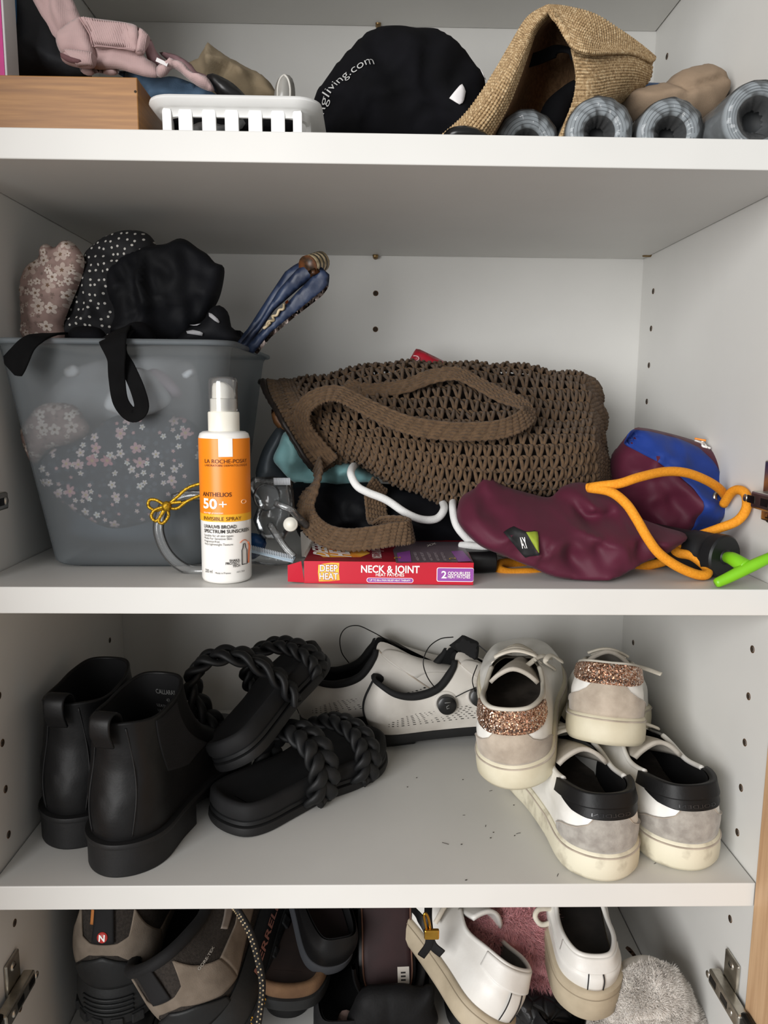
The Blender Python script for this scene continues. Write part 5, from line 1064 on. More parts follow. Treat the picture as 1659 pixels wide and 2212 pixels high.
# ================================================================== top shelf
# ---- bamboo box
M_bam = NT('bamboo'); s = M_bam; co = s.coord((3, 3, 60)); nz = s.n('ShaderNodeTexNoise'); nz.inputs['Scale'].default_value = 6; nz.inputs['Detail'].default_value = 6; s.l(co, nz.inputs['Vector'])
n2 = s.n('ShaderNodeTexNoise'); n2.inputs['Scale'].default_value = 9; s.l(s.coord((1, 1, 4)), n2.inputs['Vector'])
s.l(s.mix(s.math('MULTIPLY', n2.outputs['Fac'], .55), s.ramp(nz.outputs['Fac'], [(.3, '855a2e'), (.5, '9c6d3a'), (.7, 'b08048')]), lin('966634')), s.b.inputs['Base Color']); s.b.inputs['Roughness'].default_value = .45; M_bam = s.m
BYF, BYB = .030, .190; bx1 = P(298, 220, BYF)[0]; bz1 = P(250, 166, BYF)[2]; bx0 = .0015
bb = Thing('bamboo_box', 'honey-coloured bamboo box at the left end of the top shelf', 'box', ((bx0+bx1)/2, .1, ZA))
th = .007
bb.add('front_panel', box(bx0, bx1, BYF, BYF+th, ZA+.0005, bz1, .0007), M_bam, smooth=False); bb.add('back_panel', box(bx0, bx1, BYB-th, BYB, ZA+.0005, bz1, .0007), M_bam, smooth=False)
bb.add('side_panel', box(bx1-th, bx1, BYF+th, BYB-th, ZA+.0005, bz1-.0003, .0007), M_bam, smooth=False); bb.add('side_panel', box(bx0, bx0+th, BYF+th, BYB-th, ZA+.0005, bz1-.0003, .0007), M_bam, smooth=False)
bb.add('lid_panel', box(bx0+th, bx1-th, BYF+th, BYB-th, bz1-.008, bz1-.0006), M_bam, smooth=False)
bb.add('screw_hole', lathe([(0, .0002), (.0009, .0002)], 10, frame((bx1-.0015, BYF, P(296, 198, BYF)[2]), (1, 0, 0), (0, -1, 0))), M_hd)
# ---- carton sliver and blue pouch at the far left, on the bamboo box
mg = Thing('carton', 'magenta and white carton standing at the far left edge', 'carton', (.008, .06, bz1))
cx1 = P(11, 80, .05)[0]; mg.add('carton_body', box(.0015, cx1, .05, .070, bz1+.0002, ZT-.03, .0006), mat('white_carton', 'd8d6d6', .5), smooth=False); mg.add('magenta_face', box(.0017, cx1-.0015, .0494, .0499, bz1+.001, ZT-.031), mat('magenta_print', 'd0308c', .45, 'c0287e', 30), smooth=False)
soft('blue_bottle_pouch', 'blue rounded pouch wedged between carton and dark bag', 'pouch', 1, [(30, -60), (75, -60), (86, 40), (82, 140), (62, 170), (42, 150), (32, 80)], .082, .008, mat('blue_nylon', '1e5f92', .5, '184f7c', 30), R=.01, noise=(.001, 60))
M_char = mat('charcoal_nylon', '38393c', .7, '2b2c2f', 25, .15, 400, spec=.25)
soft('charcoal_bag', 'charcoal soft bag on the bamboo box behind the pink sweater', 'bag', 1, [(75, -90), (200, -90), (250, 60), (300, 190), (350, 290), (430, 350), (470, 400), (250, 398), (28, 398), (45, 250), (65, 120)], .105, .022, M_char, R=.03, noise=(.003, 35, .005, 32), z0=bz1+.0005)
# ---- pink knit sweater draped over the box
M_knit = NT('pink_knit'); s = M_knit; co = s.coord(); wv = s.n('ShaderNodeTexWave', wave_type='BANDS', bands_direction='X'); wv.inputs['Scale'].default_value = 260; wv.inputs['Distortion'].default_value = .6; s.l(co, wv.inputs['Vector'])
wz = s.n('ShaderNodeTexWave', wave_type='BANDS', bands_direction='Z'); wz.inputs['Scale'].default_value = 420; s.l(co, wz.inputs['Vector'])
s.b.inputs['Base Color'].default_value = lin('bb9f9d'); s.b.inputs['Roughness'].default_value = .95; s.b.inputs['Sheen Weight'].default_value = .25; s.bump(s.math('ADD', wv.outputs['Fac'], s.math('MULTIPLY', wz.outputs['Fac'], .6)), .14, .0006); M_knit = s.m
M_pinkd = mat('pink_knit_rib', 'b59997', .95, 'ab8e8d', 80)
sw = Thing('pink_sweater', 'dusty pink knitted sweater draped over the bamboo box', 'sweater', C3(1, 600, 350, .06))
def lay(name, pts, Y, tf, cr=(), noise=(.0015, 30, .0030, 34), R=.009, m=None, tilt=(0, 0), parent=None, h=.0028):
    pl = Pillow(pxz(1, pts, Y), Y, tf, None, R, h, [(pxz(1, c[0], Y), c[1], c[2]) for c in cr], noise, True, tilt); return sw.add(name, pl.geo(), m or M_knit, parent), pl
NZ = (.0012, 30, .0024, 40)
lay('lower_sleeve', [(470, 232), (560, 228), (690, 246), (752, 300), (800, 330), (812, 392), (760, 396), (700, 382), (600, 354), (478, 348)], .056, .007, [([(520, 300), (640, 300), (760, 350)], .003, .006), ([(690, 282), (755, 312), (798, 392)], .003, .0014)], NZ, .007)
b_, bpl = lay('front_panel', [(408, 88), (500, 96), (650, 116), (705, 138), (716, 200), (698, 262), (600, 248), (484, 244), (462, 180), (430, 130)], .048, .0065, [([(655, 125), (640, 190), (690, 255)], .005, .006), ([(560, 110), (540, 160), (560, 240)], .002, .006)], NZ, .006)
lay('sleeve_top', [(284, 190), (325, 135), (408, 88), (440, 140), (468, 200), (484, 250), (484, 300), (400, 290), (318, 280)], .050, .0075, [([(330, 150), (310, 230), (330, 270)], .0025, .005), ([(400, 110), (410, 200), (400, 280)], .002, .006)], NZ, .007)
rc, rcl = lay('end_cuff', [(700, 138), (728, 148), (765, 186), (768, 215), (745, 262), (732, 284), (694, 278), (700, 215), (712, 180)], .043, .006, [([(722, 152), (712, 210), (704, 276)], .003, .0014)], (.0005, 60), .005, M_pinkd)
for q in np.linspace(.1, 1, 9): sw.add('rib', tube(rcl.on(spline(pxz(1, [(716+44*q, 148+36*q), (714+40*q, 190+30*q), (704+34*q, 270+6*q)], .043), 10), -.0001), .0006, 5), M_knit, rc)
lay('hem', [(800, 345), (835, 318), (875, 303), (935, 318), (985, 370), (1060, 395), (1098, 468), (1030, 452), (965, 408), (915, 365), (880, 352), (850, 388), (810, 396)], .052, .005, [([(880, 325), (950, 360), (1040, 430)], -.003, .004), ([(905, 372), (960, 402), (1050, 446)], .003, .003)], NZ, .005)
lay('inner_fold', [(745, 190), (775, 205), (800, 262), (838, 305), (880, 318), (850, 345), (790, 330), (750, 290)], .066, .004, [([(765, 215), (800, 300)], .003, .004)], NZ, .006, mat('mauve_knit_shade', '9a7a7c', .95, '8a6c70', 50))  # mauve colour paints shade into the hollow behind the end cuff
lay('shoulder', [(150, -60), (260, -60), (350, -30), (400, 60), (425, 130), (360, 170), (285, 195), (240, 120), (200, 60)], .062, .008, [([(240, -20), (250, 60), (290, 180)], .006, .0035), ([(200, -30), (215, 60), (270, 170)], .005, .004), ([(330, -20), (360, 70), (370, 140)], .003, .005)], NZ, .009)
lay('back_panel', [(815, 268), (900, 280), (980, 330), (1005, 365), (1070, 392), (1090, 450), (960, 400), (870, 320)], .074, .005, (), (.001, 40, .002, 50), .006, mat('mauve_knit_shade', '9a7a7c', .95, '8a6c70', 50))
# ribbed cuff, its mouth painted on as a dark patch
cu, cpl2 = lay('cuff', [(318, 272), (360, 258), (484, 278), (486, 346), (420, 350), (345, 331), (312, 300)], .044, .0065, (), (.0004, 60), .005, M_pinkd)
for q in np.linspace(0, 1, 16): sw.add('rib', tube(cpl2.on(spline(pxz(1, [(345+132*q, 268+14*q), (372+106*q, 300+10*q), (408+72*q, 345)], .044), 10), .0), .0007, 5), M_knit, cu)
op = pxz(1, [(320, 284), (345, 298), (385, 316), (442, 332), (405, 341), (352, 329), (324, 307)], .044); sw.add('cuff_opening_shade', decal(cpl2, op, .0010, .003, .0003), mat('cuff_shade_pink', '6a4a4c', .95), cu)  # dark patch paints the shade inside the cuff, which stays closed
for k_ in ([(412, 96), (462, 180), (480, 244)], [(486, 243), (580, 246), (692, 260)]): sw.add('seam', tube(bpl.on(spline(pxz(1, k_, .048), 30), .0002), .0006, 5), M_pinkd, b_)
for q in np.linspace(0, 1, 18): sw.add('knit_rib', tube(bpl.on(spline(pxz(1, [(440+200*q, 102+18*q), (470+190*q, 165+15*q), (495+180*q, 234+12*q)], .048), 12), -.0002), .0004, 5), M_knit, b_)
sw.add('care_tag', xform(box(-.0042, .0042, -.0003, .0003, -.0013, .0013), frame(C3(1, 829, 318, .046), C3(1, 850, 328, .046)-C3(1, 808, 308, .046))), M_whcl, smooth=False)
lay('hem_fold', [(405, 345), (480, 345), (600, 352), (610, 375), (570, 388), (500, 372), (470, 388), (430, 380)], .060, .005, [([(445, 350), (440, 380)], .004, .002), ([(500, 350), (540, 385)], .004, .002)], (.0005, 60), .005)
soft('blue_denim_garment', 'faded blue denim garment bunched under the pink sweater', 'garment', 1, [(590, 365), (700, 370), (800, 398), (880, 390), (960, 415), (1080, 468), (1130, 505), (1080, 540), (780, 540), (740, 470), (640, 400)], .080, .014, mat('faded_denim', '56708a', .9, '3e546a', 40, .4, 900, .0006), R=.016, noise=(.002, 50, .006, 60), creases=[([(760, 420), (880, 420), (1000, 470)], .006, .003), ([(740, 450), (900, 460), (1050, 500)], .006, .003)])
soft('khaki_cloth', 'khaki cotton cloth heaped behind the white basket', 'cloth', 1, [(965, 350), (1020, 300), (1080, 240), (1120, 262), (1200, 312), (1340, 386), (1400, 450), (1415, 545), (1080, 545), (1000, 430)], .150, .030, mat('khaki_cotton', '96876f', .95, '85765e', 25, .2, 800), R=.03, h=.003, noise=(.003, 35, .006, 40),
     creases=[([(1082, 250), (1095, 330), (1100, 420)], -.008, .003), ([(1120, 390), (1205, 368), (1260, 430)], -.010, .004), ([(1215, 375), (1170, 420), (1160, 470)], .008, .004), ([(1200, 320), (1300, 400), (1330, 500)], .007, .006), ([(1020, 320), (1060, 400)], .006, .004)])
soft('black_eyeglass_case', 'glossy black eyeglass case poking out above the white basket', 'case', 1, [(1052, 405), (1062, 380), (1085, 374), (1125, 388), (1200, 432), (1275, 515), (1240, 540), (1150, 520), (1095, 465)], .060, .009, mat('glossy_black_shell', '0c0c0d', .4, '151516', 30, coat=.1), R=.012, noise=(0, 30), creases=[([(1090, 420), (1160, 500)], -.003, .004)])
cb2 = Thing('clear_bottle', 'small translucent pale grey plastic bottle standing in the white basket', 'bottle', C3(1, 1455, 520, .055))
pc = Pillow(pxz(1, [(1400, 560), (1402, 500), (1410, 440), (1430, 395), (1462, 380), (1492, 395), (1508, 440), (1512, 500), (1512, 560)], .055), .055, .010, R=.012, h=.003); cb2.add('bottle_body', pc.geo(), mat('frosted_pale_plastic', 'b3b1ab', .25, 'a5a39d', 20, trans=.35))
for q in (1428, 1490): cb2.add('moulded_rib', tube(pc.on(spline(pxz(1, [(q, 540), (q, 470), (q+(1460-q)*.35, 425), (1460, 402)], .055), 24), .0), .0008, 6), mat('frosted_pale_plastic2', 'cfccc4', .25, trans=.2))
# ---- white plastic basket with slotted sides
M_bas = mat('white_basket_plastic', 'e4e4e2', .4, 'dfdfdd', 20)
KY = .022; kx0, kx1 = P(338, 250, KY)[0], P(672, 260, KY)[0]; kzt = P(500, 217, KY)[2]; kd = .125; kzb = P(500, 252, KY)[2]
bk_ = Thing('slotted_basket', 'white plastic basket with slotted sides beside the bamboo box', 'basket', ((kx0+kx1)/2, KY+kd/2, ZA))
def kring(z, grow, r): f_ = (kzt-z)/(kzt-ZA); q = rrect(kx0+.010*f_-grow, kx1-.010*f_+grow, KY+.006*f_-grow, KY+kd-.006*f_+grow, r, 8); return np.concatenate([q, np.full((len(q), 1), z)], 1)
pr_ = [(kzt-.0045, .0055, .016), (kzt-.001, .0075, .018), (kzt+.0012, .006, .017), (kzt+.0018, .003, .015), (kzt+.0008, .0005, .014), (kzt-.006, -.001, .013), (kzb, -.001, .013), (kzb, .0012, .013), (kzt-.006, .0012, .013), (kzt-.0052, .0035, .014)]
bk_.add('rim', grid(np.stack([kring(*q) for q in pr_], 1), True, True), M_bas, auto=60)
bk_.add('base', grid(np.stack([kring(ZA+.0005, -.02, .005), kring(ZA+.0005, -.001, .013), kring(ZA+.008, -.0005, .013), kring(ZA+.008, -.003, .013), kring(ZA+.003, -.004, .012)], 1), True, False), M_bas, auto=60)
bk_.add('base_floor', box(kx0+.01, kx1-.01, KY+.008, KY+kd-.008, ZA+.001, ZA+.003), M_bas, smooth=False)
def kbar(x, y, ax, w=.0092):
    zt_ = kzb+.0045; pts_ = [(-w/2, ZA+.004), (w/2, ZA+.004), (w/2, zt_-w*.3)]+[(w/2*math.cos(q), zt_-w*.3+w/2*math.sin(q)) for q in np.linspace(.2, math.pi-.2, 7)]+[(-w/2, zt_-w*.3)]
    v_, f_ = prism(pts_, -.0016, .0016); v_[:, 1] += (v_[:, 2]-kzt)*(-.04)
    if ax == 'x': v_ = v_+[x, y, 0]
    else: v_ = np.stack([v_[:, 1]*(1 if x > .2 else 1)+x, v_[:, 0]+y, v_[:, 2]], 1)
    bk_.add('bar', (v_, f_), M_bas, smooth=False)
for px in (400, 451, 500, 551, 600): kbar(P(px, 260, KY)[0], KY+.0015, 'x'); kbar(P(px, 260, KY)[0], KY+kd-.0025, 'x')
for px in (347, 655): kbar(P(px, 260, KY)[0]+(.004 if px < 400 else -.004), KY+.0018, 'x', .006)
for yy in np.linspace(KY+.022, KY+kd-.022, 5): kbar(kx0+.0035, yy, 'y'); kbar(kx1-.0035, yy, 'y')
soft('black_sunglasses', 'black sunglasses seen through the slots of the white basket', 'sunglasses', 1, [(870, 610), (1000, 600), (1250, 605), (1500, 615), (1510, 670), (1300, 690), (1000, 690), (880, 680)], .055, .008, M_bkn, R=.01, noise=(.001, 60))
soft('clear_wrapper', 'pale translucent wrapper lying in the white basket', 'wrapper', 1, [(985, 640), (1060, 620), (1150, 640), (1220, 610), (1260, 620), (1220, 670), (1080, 690), (990, 680)], .040, .003, mat('grey_film', '8f9294', .3, '7c7f82', 60), R=.006, noise=(.001, 80))

# ---- black cotton tote
tt, tpl = soft('black_cotton_tote', 'crumpled black cotton tote bag with white web address printed along its edge', 'tote bag', 2, [(60, 358), (108, 272), (180, 186), (238, 128), (290, 106), (340, 103), (400, 112), (490, 110), (545, 142), (605, 198), (645, 258), (668, 310), (660, 400), (640, 520), (90, 520), (78, 430)], .150, .040, M_bk, R=.05, h=.0035, noise=(.003, 25, .008, 24), thing=True, creases=[([(240, 140), (300, 260), (420, 470)], .006, .010), ([(490, 120), (440, 300), (520, 470)], .006, .010), ([(600, 220), (540, 330)], .006, .008)])
M_tw = mat('white_screen_print', 'bdbdbb', .8)
base_pts = np.array(pxz(2, [(98, 445), (118, 400), (150, 362), (190, 332), (232, 312), (274, 298)], .150)); bp2 = spline(base_pts, 60); Ls = np.r_[0, np.cumsum(np.linalg.norm(np.diff(bp2, axis=0), axis=1))]
v2, f2, w2 = text2d('ingliving.com', -.008); sx_ = Ls[-1]/w2; a_ = v2[:, 0]*sx_; q = np.stack([np.interp(a_, Ls, bp2[:, 0]), np.interp(a_, Ls, bp2[:, 1])], 1); tg = np.gradient(bp2, axis=0); tg /= np.linalg.norm(tg, axis=1)[:, None]; nx = np.stack([np.interp(a_, Ls, -tg[:, 1]), np.interp(a_, Ls, tg[:, 0])], 1)
tt.add('lettering', (tpl.on(q+nx*v2[:, 1:]*sx_*.95, .0016), f2), M_tw, smooth=False)
for q in ([(636, 268), (648, 270), (662, 296), (652, 305), (642, 290)], [(524, 398), (548, 368), (566, 346), (580, 372), (572, 412), (556, 422)]): tt.add('white_patch', decal(tpl, pxz(2, q, .150), .001, .003, .0006), M_whcl)

# ---- crochet raffia hat
M_raf = NT('raffia'); s = M_raf; co = s.coord(); n1 = s.n('ShaderNodeTexNoise'); n1.inputs['Scale'].default_value = 420; s.l(co, n1.inputs['Vector'])
s.l(s.ramp(n1.outputs['Fac'], [(.3, '846a4a'), (.5, 'a98d66'), (.7, 'c8b18c')]), s.b.inputs['Base Color']); s.b.inputs['Roughness'].default_value = .8; s.bump(n1.outputs['Fac'], .5, .0012); M_raf = s.m
hat = Thing('raffia_hat', 'floppy natural raffia crochet hat standing folded on the top shelf', 'hat', P(1180, 290, .12))
def stitched(ctrl, nrow, nst, r=.0011, name='brim', nu=60, nv=40, back=True):
    """woven shell: rows of raffia stitches over a thin sheet; ctrl[u][v], rows run along v"""
    A = ribcage([[C3(2, *q) for q in row] for row in ctrl], nu, nv); n_ = surf_normals(A); n_ *= np.sign((n_*(CAM-A)).sum(-1).mean()); 
    part = hat.add(name, sheet(A-n_*.0004, .0022), M_raf) if back else None; out = []
    iu = np.linspace(0, nu-1, nrow); vv = np.linspace(0, nv-1, nst*4)
    for k_, x in enumerate(iu):
        i = min(int(x), nu-2); f_ = x-i; row = A[i]*(1-f_)+A[i+1]*f_; rn = n_[i]*(1-f_)+n_[i+1]*f_; j = np.minimum(vv.astype(int), nv-2); g_ = (vv-j)[:, None]
        p_ = row[j]*(1-g_)+row[j+1]*g_; q_ = rn[j]*(1-g_)+rn[j+1]*g_; ph = vv/(nv-1)*nst*2*np.pi+(k_ % 2)*np.pi; out.append(tube(p_+q_*(.0004*np.sin(ph))[:, None], r*(1+.35*np.sin(ph)), 6))
    o = hat.add('stitch_rows', join(*out), M_raf, part); o['kind'] = 'stuff'; return part
# left limb of the folded brim (u across the band, v along it from the shelf up to the top)
stitched([[(500, 492, .060), (600, 400, .072), (690, 270, .085), (755, 160, .095), (815, 65, .105), (885, 22, .115)],
          [(560, 480, .048), (650, 370, .060), (730, 250, .072), (785, 150, .085), (838, 75, .098), (890, 32, .110)],
          [(620, 488, .046), (705, 370, .058), (765, 250, .070), (805, 165, .082), (838, 95, .096), (892, 42, .110)],
          [(665, 500, .060), (735, 385, .070), (785, 265, .080), (815, 180, .092), (842, 108, .104), (888, 52, .116)]], 14, 60, name='folded_brim')
# upper right of the brim, turned down
stitched([[(885, 22, .115), (950, 28, .118), (1050, 55, .125), (1150, 118, .138), (1215, 165, .150), (1262, 205, .160)],
          [(890, 35, .098), (955, 60, .096), (1040, 95, .100), (1130, 140, .115), (1200, 178, .135), (1258, 212, .155)],
          [(905, 55, .088), (960, 110, .080), (1030, 140, .082), (1110, 165, .098), (1185, 185, .125), (1252, 216, .150)],
          [(915, 72, .086), (968, 160, .074), (1040, 185, .074), (1110, 186, .092), (1180, 190, .120), (1245, 218, .148)]], 16, 52, name='turned_brim')
# side of the crown below the turned brim
stitched([[(970, 165, .085), (1050, 180, .090), (1120, 183, .105), (1185, 188, .128), (1250, 215, .155)],
          [(985, 260, .080), (1050, 260, .082), (1120, 250, .098), (1190, 250, .125), (1245, 270, .155)],
          [(978, 340, .078), (1040, 340, .080), (1105, 325, .096), (1160, 315, .122), (1215, 308, .15)],
          [(955, 410, .076), (1010, 400, .080), (1060, 385, .094), (1110, 365, .118), (1160, 345, .145)],
          [(925, 490, .078), (970, 470, .082), (1010, 450, .094), (1050, 425, .115), (1090, 400, .14)]], 30, 52, name='crown_side', nu=80)
# inside of the crown
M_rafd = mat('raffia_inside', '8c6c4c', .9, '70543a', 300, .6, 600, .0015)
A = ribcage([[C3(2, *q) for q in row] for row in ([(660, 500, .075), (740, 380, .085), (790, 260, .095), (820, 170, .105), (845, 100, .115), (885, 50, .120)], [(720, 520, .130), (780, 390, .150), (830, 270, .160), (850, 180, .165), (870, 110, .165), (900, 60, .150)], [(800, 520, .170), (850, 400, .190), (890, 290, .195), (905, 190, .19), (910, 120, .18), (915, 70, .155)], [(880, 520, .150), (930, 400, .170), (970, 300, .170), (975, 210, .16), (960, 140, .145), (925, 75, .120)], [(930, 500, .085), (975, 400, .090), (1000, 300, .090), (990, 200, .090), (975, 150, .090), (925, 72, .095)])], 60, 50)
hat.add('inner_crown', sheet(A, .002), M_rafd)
hat.add('sweatband', strap(spline(C3l(2, [(780, 225, .130), (850, 205, .140), (920, 178, .145), (975, 182, .120), (990, 210, .10)]), 40), (0, -.9, .3), .011, .002), M_bk)
soft('black_scarf', 'black cloth tucked inside the raffia hat', 'cloth', 2, [(840, 480), (870, 370), (930, 310), (985, 280), (990, 330), (960, 420), (920, 490)], .130, .012, M_bk, R=.015)
soft('black_lens_case', 'small rounded black case lying in front of the raffia hat', 'case', 2, [(520, 500), (525, 462), (560, 444), (610, 443), (660, 462), (680, 500)], .035, .010, mat('glossy_black_shell2', '0c0c0d', .3, '131314', 30), R=.012, noise=(0, 30))
# ---- wrapped rolls of grey bin bags
M_roll = mat('grey_bag_roll', '92989b', .7, '878d90', 20, .05, 300); M_rolld = mat('grey_bag_roll_core', '24282b', .6, '15181a', 60); M_rw = mat_clear('roll_clear_wrap', (.95, .96, .97), .03, .04, .10, 'ffffff', .25, 90)
RR = .0252
for i, (cx_, lab_) in enumerate(((812, 'grey plastic bag roll nearest the raffia hat, lowest of the four'), (1067, 'second grey plastic bag roll from the raffia hat'), (1317, 'third grey plastic bag roll from the raffia hat, below the beige pouch'), (1622, 'grey plastic bag roll against the right wall with crinkled clear wrap'))):
    Yr = (.098, .070, .070, .036)[i]; c = C3(2, cx_, 470, Yr); c[2] = ZA+RR+.0008; M_ = frame(c, (1, 0, 0), (0.02, -1, 0)); r0 = (.0112, .0118, .0124, .0150)[i]
    t = Thing('bag_roll', lab_, 'bag roll', (c[0], Yr+.07, ZA), 'rolls of grey bags'); 
    t.add('roll', lathe([(r0, -.13), (r0, -.001), (r0+.001, 0), (RR-.0025, .0006), (RR-.0008, -.001), (RR-.0006, -.13), (r0, -.13)], 56, M_), M_roll, auto=50)
    t.add('core', lathe([(0, -.02), (r0-.0002, -.02), (r0-.0002, -.001)], 40, M_), M_rolld)
    for k_ in range(4): rr_ = r0+.0015+(RR-r0-.003)*(k_+.5)/4; t.add('layer_edge', tube(xform((np.stack([rr_*np.cos(np.linspace(0, 6.1, 60)), rr_*np.sin(np.linspace(0, 6.1, 60)), np.full(60, .0005)], 1), []), M_)[0], .00025, 4), mat('roll_layer_line', '6a7074', .7))
    # crinkled wrap: shell and gathered end
    a = np.linspace(0, 2*np.pi, 72, endpoint=False); prof = [(RR, -.13), (RR+.0002, -.06), (RR+.0003, -.004), (RR-.001, .0015), (RR-.006, .0035), (r0+.002, .004), (r0*.75, -.002), (r0*.5, -.010)]
    A = np.stack([np.stack([(rad+(.0006 if rad < RR-.002 else 0)*np.sin(a*13+k_))*np.cos(a), (rad+(.0006 if rad < RR-.002 else 0)*np.cos(a*11+k_))*np.sin(a), zz_+a*0+(.0016*np.sin(a*9+k_*1.3+i)*np.sin(a*4+i) if k_ > 2 else 0)], 1) for k_, (rad, zz_) in enumerate(prof)], 1)
    t.add('clear_wrap', xform(grid(A, True, False), M_), M_rw)
soft('beige_pouch', 'rolled beige fabric pouch lying behind the grey bag rolls', 'pouch', 2, [(1120, 350), (1200, 318), (1290, 296), (1330, 262), (1400, 240), (1438, 238), (1478, 258), (1502, 285), (1510, 335), (1480, 390), (1430, 450), (1300, 450), (1200, 430), (1150, 385)], .150, .035, mat('beige_twill', '917d68', .95, '84715d', 30, .3, 900, .0006), R=.03, h=.003, noise=(.002, 30, .004, 34),
     creases=[([(1285, 298), (1305, 330), (1320, 350)], .008, .003), ([(1330, 362), (1420, 330), (1500, 295)], .006, .003), ([(1140, 360), (1230, 350), (1290, 320)], .004, .005)])
mk('pouch_opening_shade', Pillow(pxz(2, [(1494, 300), (1505, 298), (1515, 320), (1512, 345), (1498, 338)], .150), .150, .006, R=.004, h=.002).geo(), M_bk, bpy.data.objects['beige_pouch'], np.array(bpy.data.objects['beige_pouch'].location))  # solid black pad stands in for the shade inside the pouch
soft('blue_packet', 'blue and white packet showing between hat and beige pouch', 'packet', 2, [(1160, 330), (1190, 288), (1300, 292), (1290, 330), (1200, 350)], .200, .005, mat('blue_white_packet', '4a6690', .5, 'c9ced6', 25, lo=.5, hi=.62), R=.006, smooth=False)
# ================================================================== bottom shelf
M_hkb = mat('taupe_suede', '85796c', .95, '6f6458', 50, .3, 1200, .0008); M_hkd = mat('dark_grey_rubber', '1d1f20', .55, '151617', 40, .2, 300); M_hkm = mat('grey_brown_mesh', '3a342f', .9, '2a2521', 500, .8, 1800, .0015); M_hks = mat('black_hiking_sole', '121314', .7, '1b1c1d', 60, .4, 260, .002)
HK_COL = {0: (.02, 0, .46), .07: (.045, .085, .455), .14: (.13, .125, .43), .22: (.25, .135, .40), .29: (.36, .125, .42), .36: (.46, .085, .44), .43: (.58, .05, .36), .5: (.66, 0, .28)}
HK_H1 = {0: (.05, 0, .13), .12: (.04, 0, .13), .25: (.02, 0, .12), .36: (.0, 0, .12), .43: (0, 0, .12), .5: (0, 0, .14)}
HK_H2 = {0: (-.02, 0, -.13), .12: (-.01, .01, -.13), .25: (0, .03, -.10), .35: (.01, .05, -.12), .43: (.06, .07, -.03), .5: (.12, 0, .0)}
def hiking(label, M, L=.232, flip=False, words=False, badge=False):
    M = np.array(M); k = Last(L, M, OUT_SNEAK, .15, HK_COL, HK_H1, HK_H2, flip); t = Thing('hiking_boot', label, 'hiking boot', M[:3, 3]); hs = .15*L
    t.add('mesh_upper', k.shell(nu=110, nv=26, wr=(.0008, 45)), M_hkm); t.add('lining', k.shell(v0=.05, off=-.004, nv=18), M_blkm)
    u = np.arange(120)/120; t.add('padded_collar', tube(k.S(u, u*0+.97, -.0015), .0052, 10, True), M_blkm)
    t.add('insole', (k.W_(np.concatenate([k.outline(u, -.004), np.full((120, 1), hs+.004)], 1)), [tuple(range(120))]), M_blkm, smooth=False)
    t.add('midsole', k.slab([(-.003, .010), (.003, .0105), (.0045, .016), (.004, hs*.8), (.0025, hs+.001), (-.003, hs)]), M_hkd, auto=50)
    t.add('outsole', k.slab([(-.005, 0), (.0025, .001), (.004, .005), (.0042, .0105), (-.002, .011)]), M_hks, auto=50)
    for i in range(22):
        uu = (i+.5)/22; c = k.outline(np.array([uu]), .0035)[0]; c2 = k.outline(np.array([uu+.014]), .0035)[0]; d_ = (c2-c)/np.linalg.norm(c2-c); n_ = np.array([-d_[1], d_[0]]); F_ = np.eye(4); F_[:3, 0] = [d_[0], d_[1], 0]; F_[:3, 1] = [n_[0], n_[1], 0]; F_[:3, 3] = [c[0], c[1], 0]
        t.add('lug', xform(xform(box(-.0055, .0055, -.004, .0022, .0, .009, .001), F_), M), M_hks, smooth=False)
    # suede overlays: a yoke round the heel with two arms, and long side bands
    def lo(x): return float(np.interp(abs(x), [0, .03, .06, .10, .14], [.44, .42, .28, .12, .04]))
    def hi(x): return float(np.interp(abs(x), [0, .03, .055, .075, .10, .14], [.56, .56, .62, .92, .70, .42]))
    t.add('heel_overlay', k.patch(-.14, .14, lo, hi, .0016, .002, 60, 14), M_hkb)
    for s_ in (-1, 1):
        a, b = sorted((s_*.14, s_*.40)); t.add('side_overlay', k.patch(a, b, lambda x: float(np.interp(abs(x), [.14, .25, .40], [.04, .16, .12])), lambda x: float(np.interp(abs(x), [.14, .2, .28, .34, .40], [.42, .40, .55, .9, .97])), .0014, .0018, 40, 12), M_hkb)
        t.add('side_stripe', k.patch(*sorted((s_*.19, s_*.31)), lambda x: float(np.interp(abs(x), [.19, .31], [.52, .64])), lambda x: float(np.interp(abs(x), [.19, .31], [.64, .82])), .0016, .0018, 24, 6), mat('grey_brown_strip', '8a7f76', .9, '7a7068', 60))
    t.add('heel_bumper', k.patch(-.105, .105, lambda x: .0, lambda x: float(np.interp(abs(x), [0, .05, .105], [.42, .30, .06])), .0030, .0035, 40, 10), M_hkd)
    for i in range(4): t.add('sole_rib', tube(k.W_(np.concatenate([k.outline(np.linspace(-.06, .06, 30), .0048), np.full((30, 1), .014+.0045*i)], 1)), .0012, 6), M_hkd)
    # pull tab with round red badge
    tb = t.add('pull_tab', k.patch(-.024, .024, lambda x: .58, lambda x: 1., .003, .002, 10, 10), M_blkm)
    if badge:
        c = k.S(np.array([0.]), np.array([.66]), .0034)[0]; n_ = k.S(np.array([0.]), np.array([.66]), .0044)[0]-c; m_ = frame(c, -np.cross(n_, (0, 0, 1)), n_)
        bd = t.add('badge', lathe([(0, .0008), (.0042, .0008), (.0046, 0)], 24, m_), mat('red_badge', 'c23a34', .4), tb); v2, f2, w2 = text2d('N', .03); t.add('badge_mark', xform((np.stack([(v2[:, 0]-w2/2)*.0075, (v2[:, 1]-.36)*.0075, np.full(len(v2), .0012)], 1), f2), m_), M_whp, bd, smooth=False)
        sk = t.add('orange_stitch', k.patch(.026, .034, lambda x: .78, lambda x: .97, .0018, .001, 4, 6), mat('orange_thread', 'b8743a', .7))
    return t, k
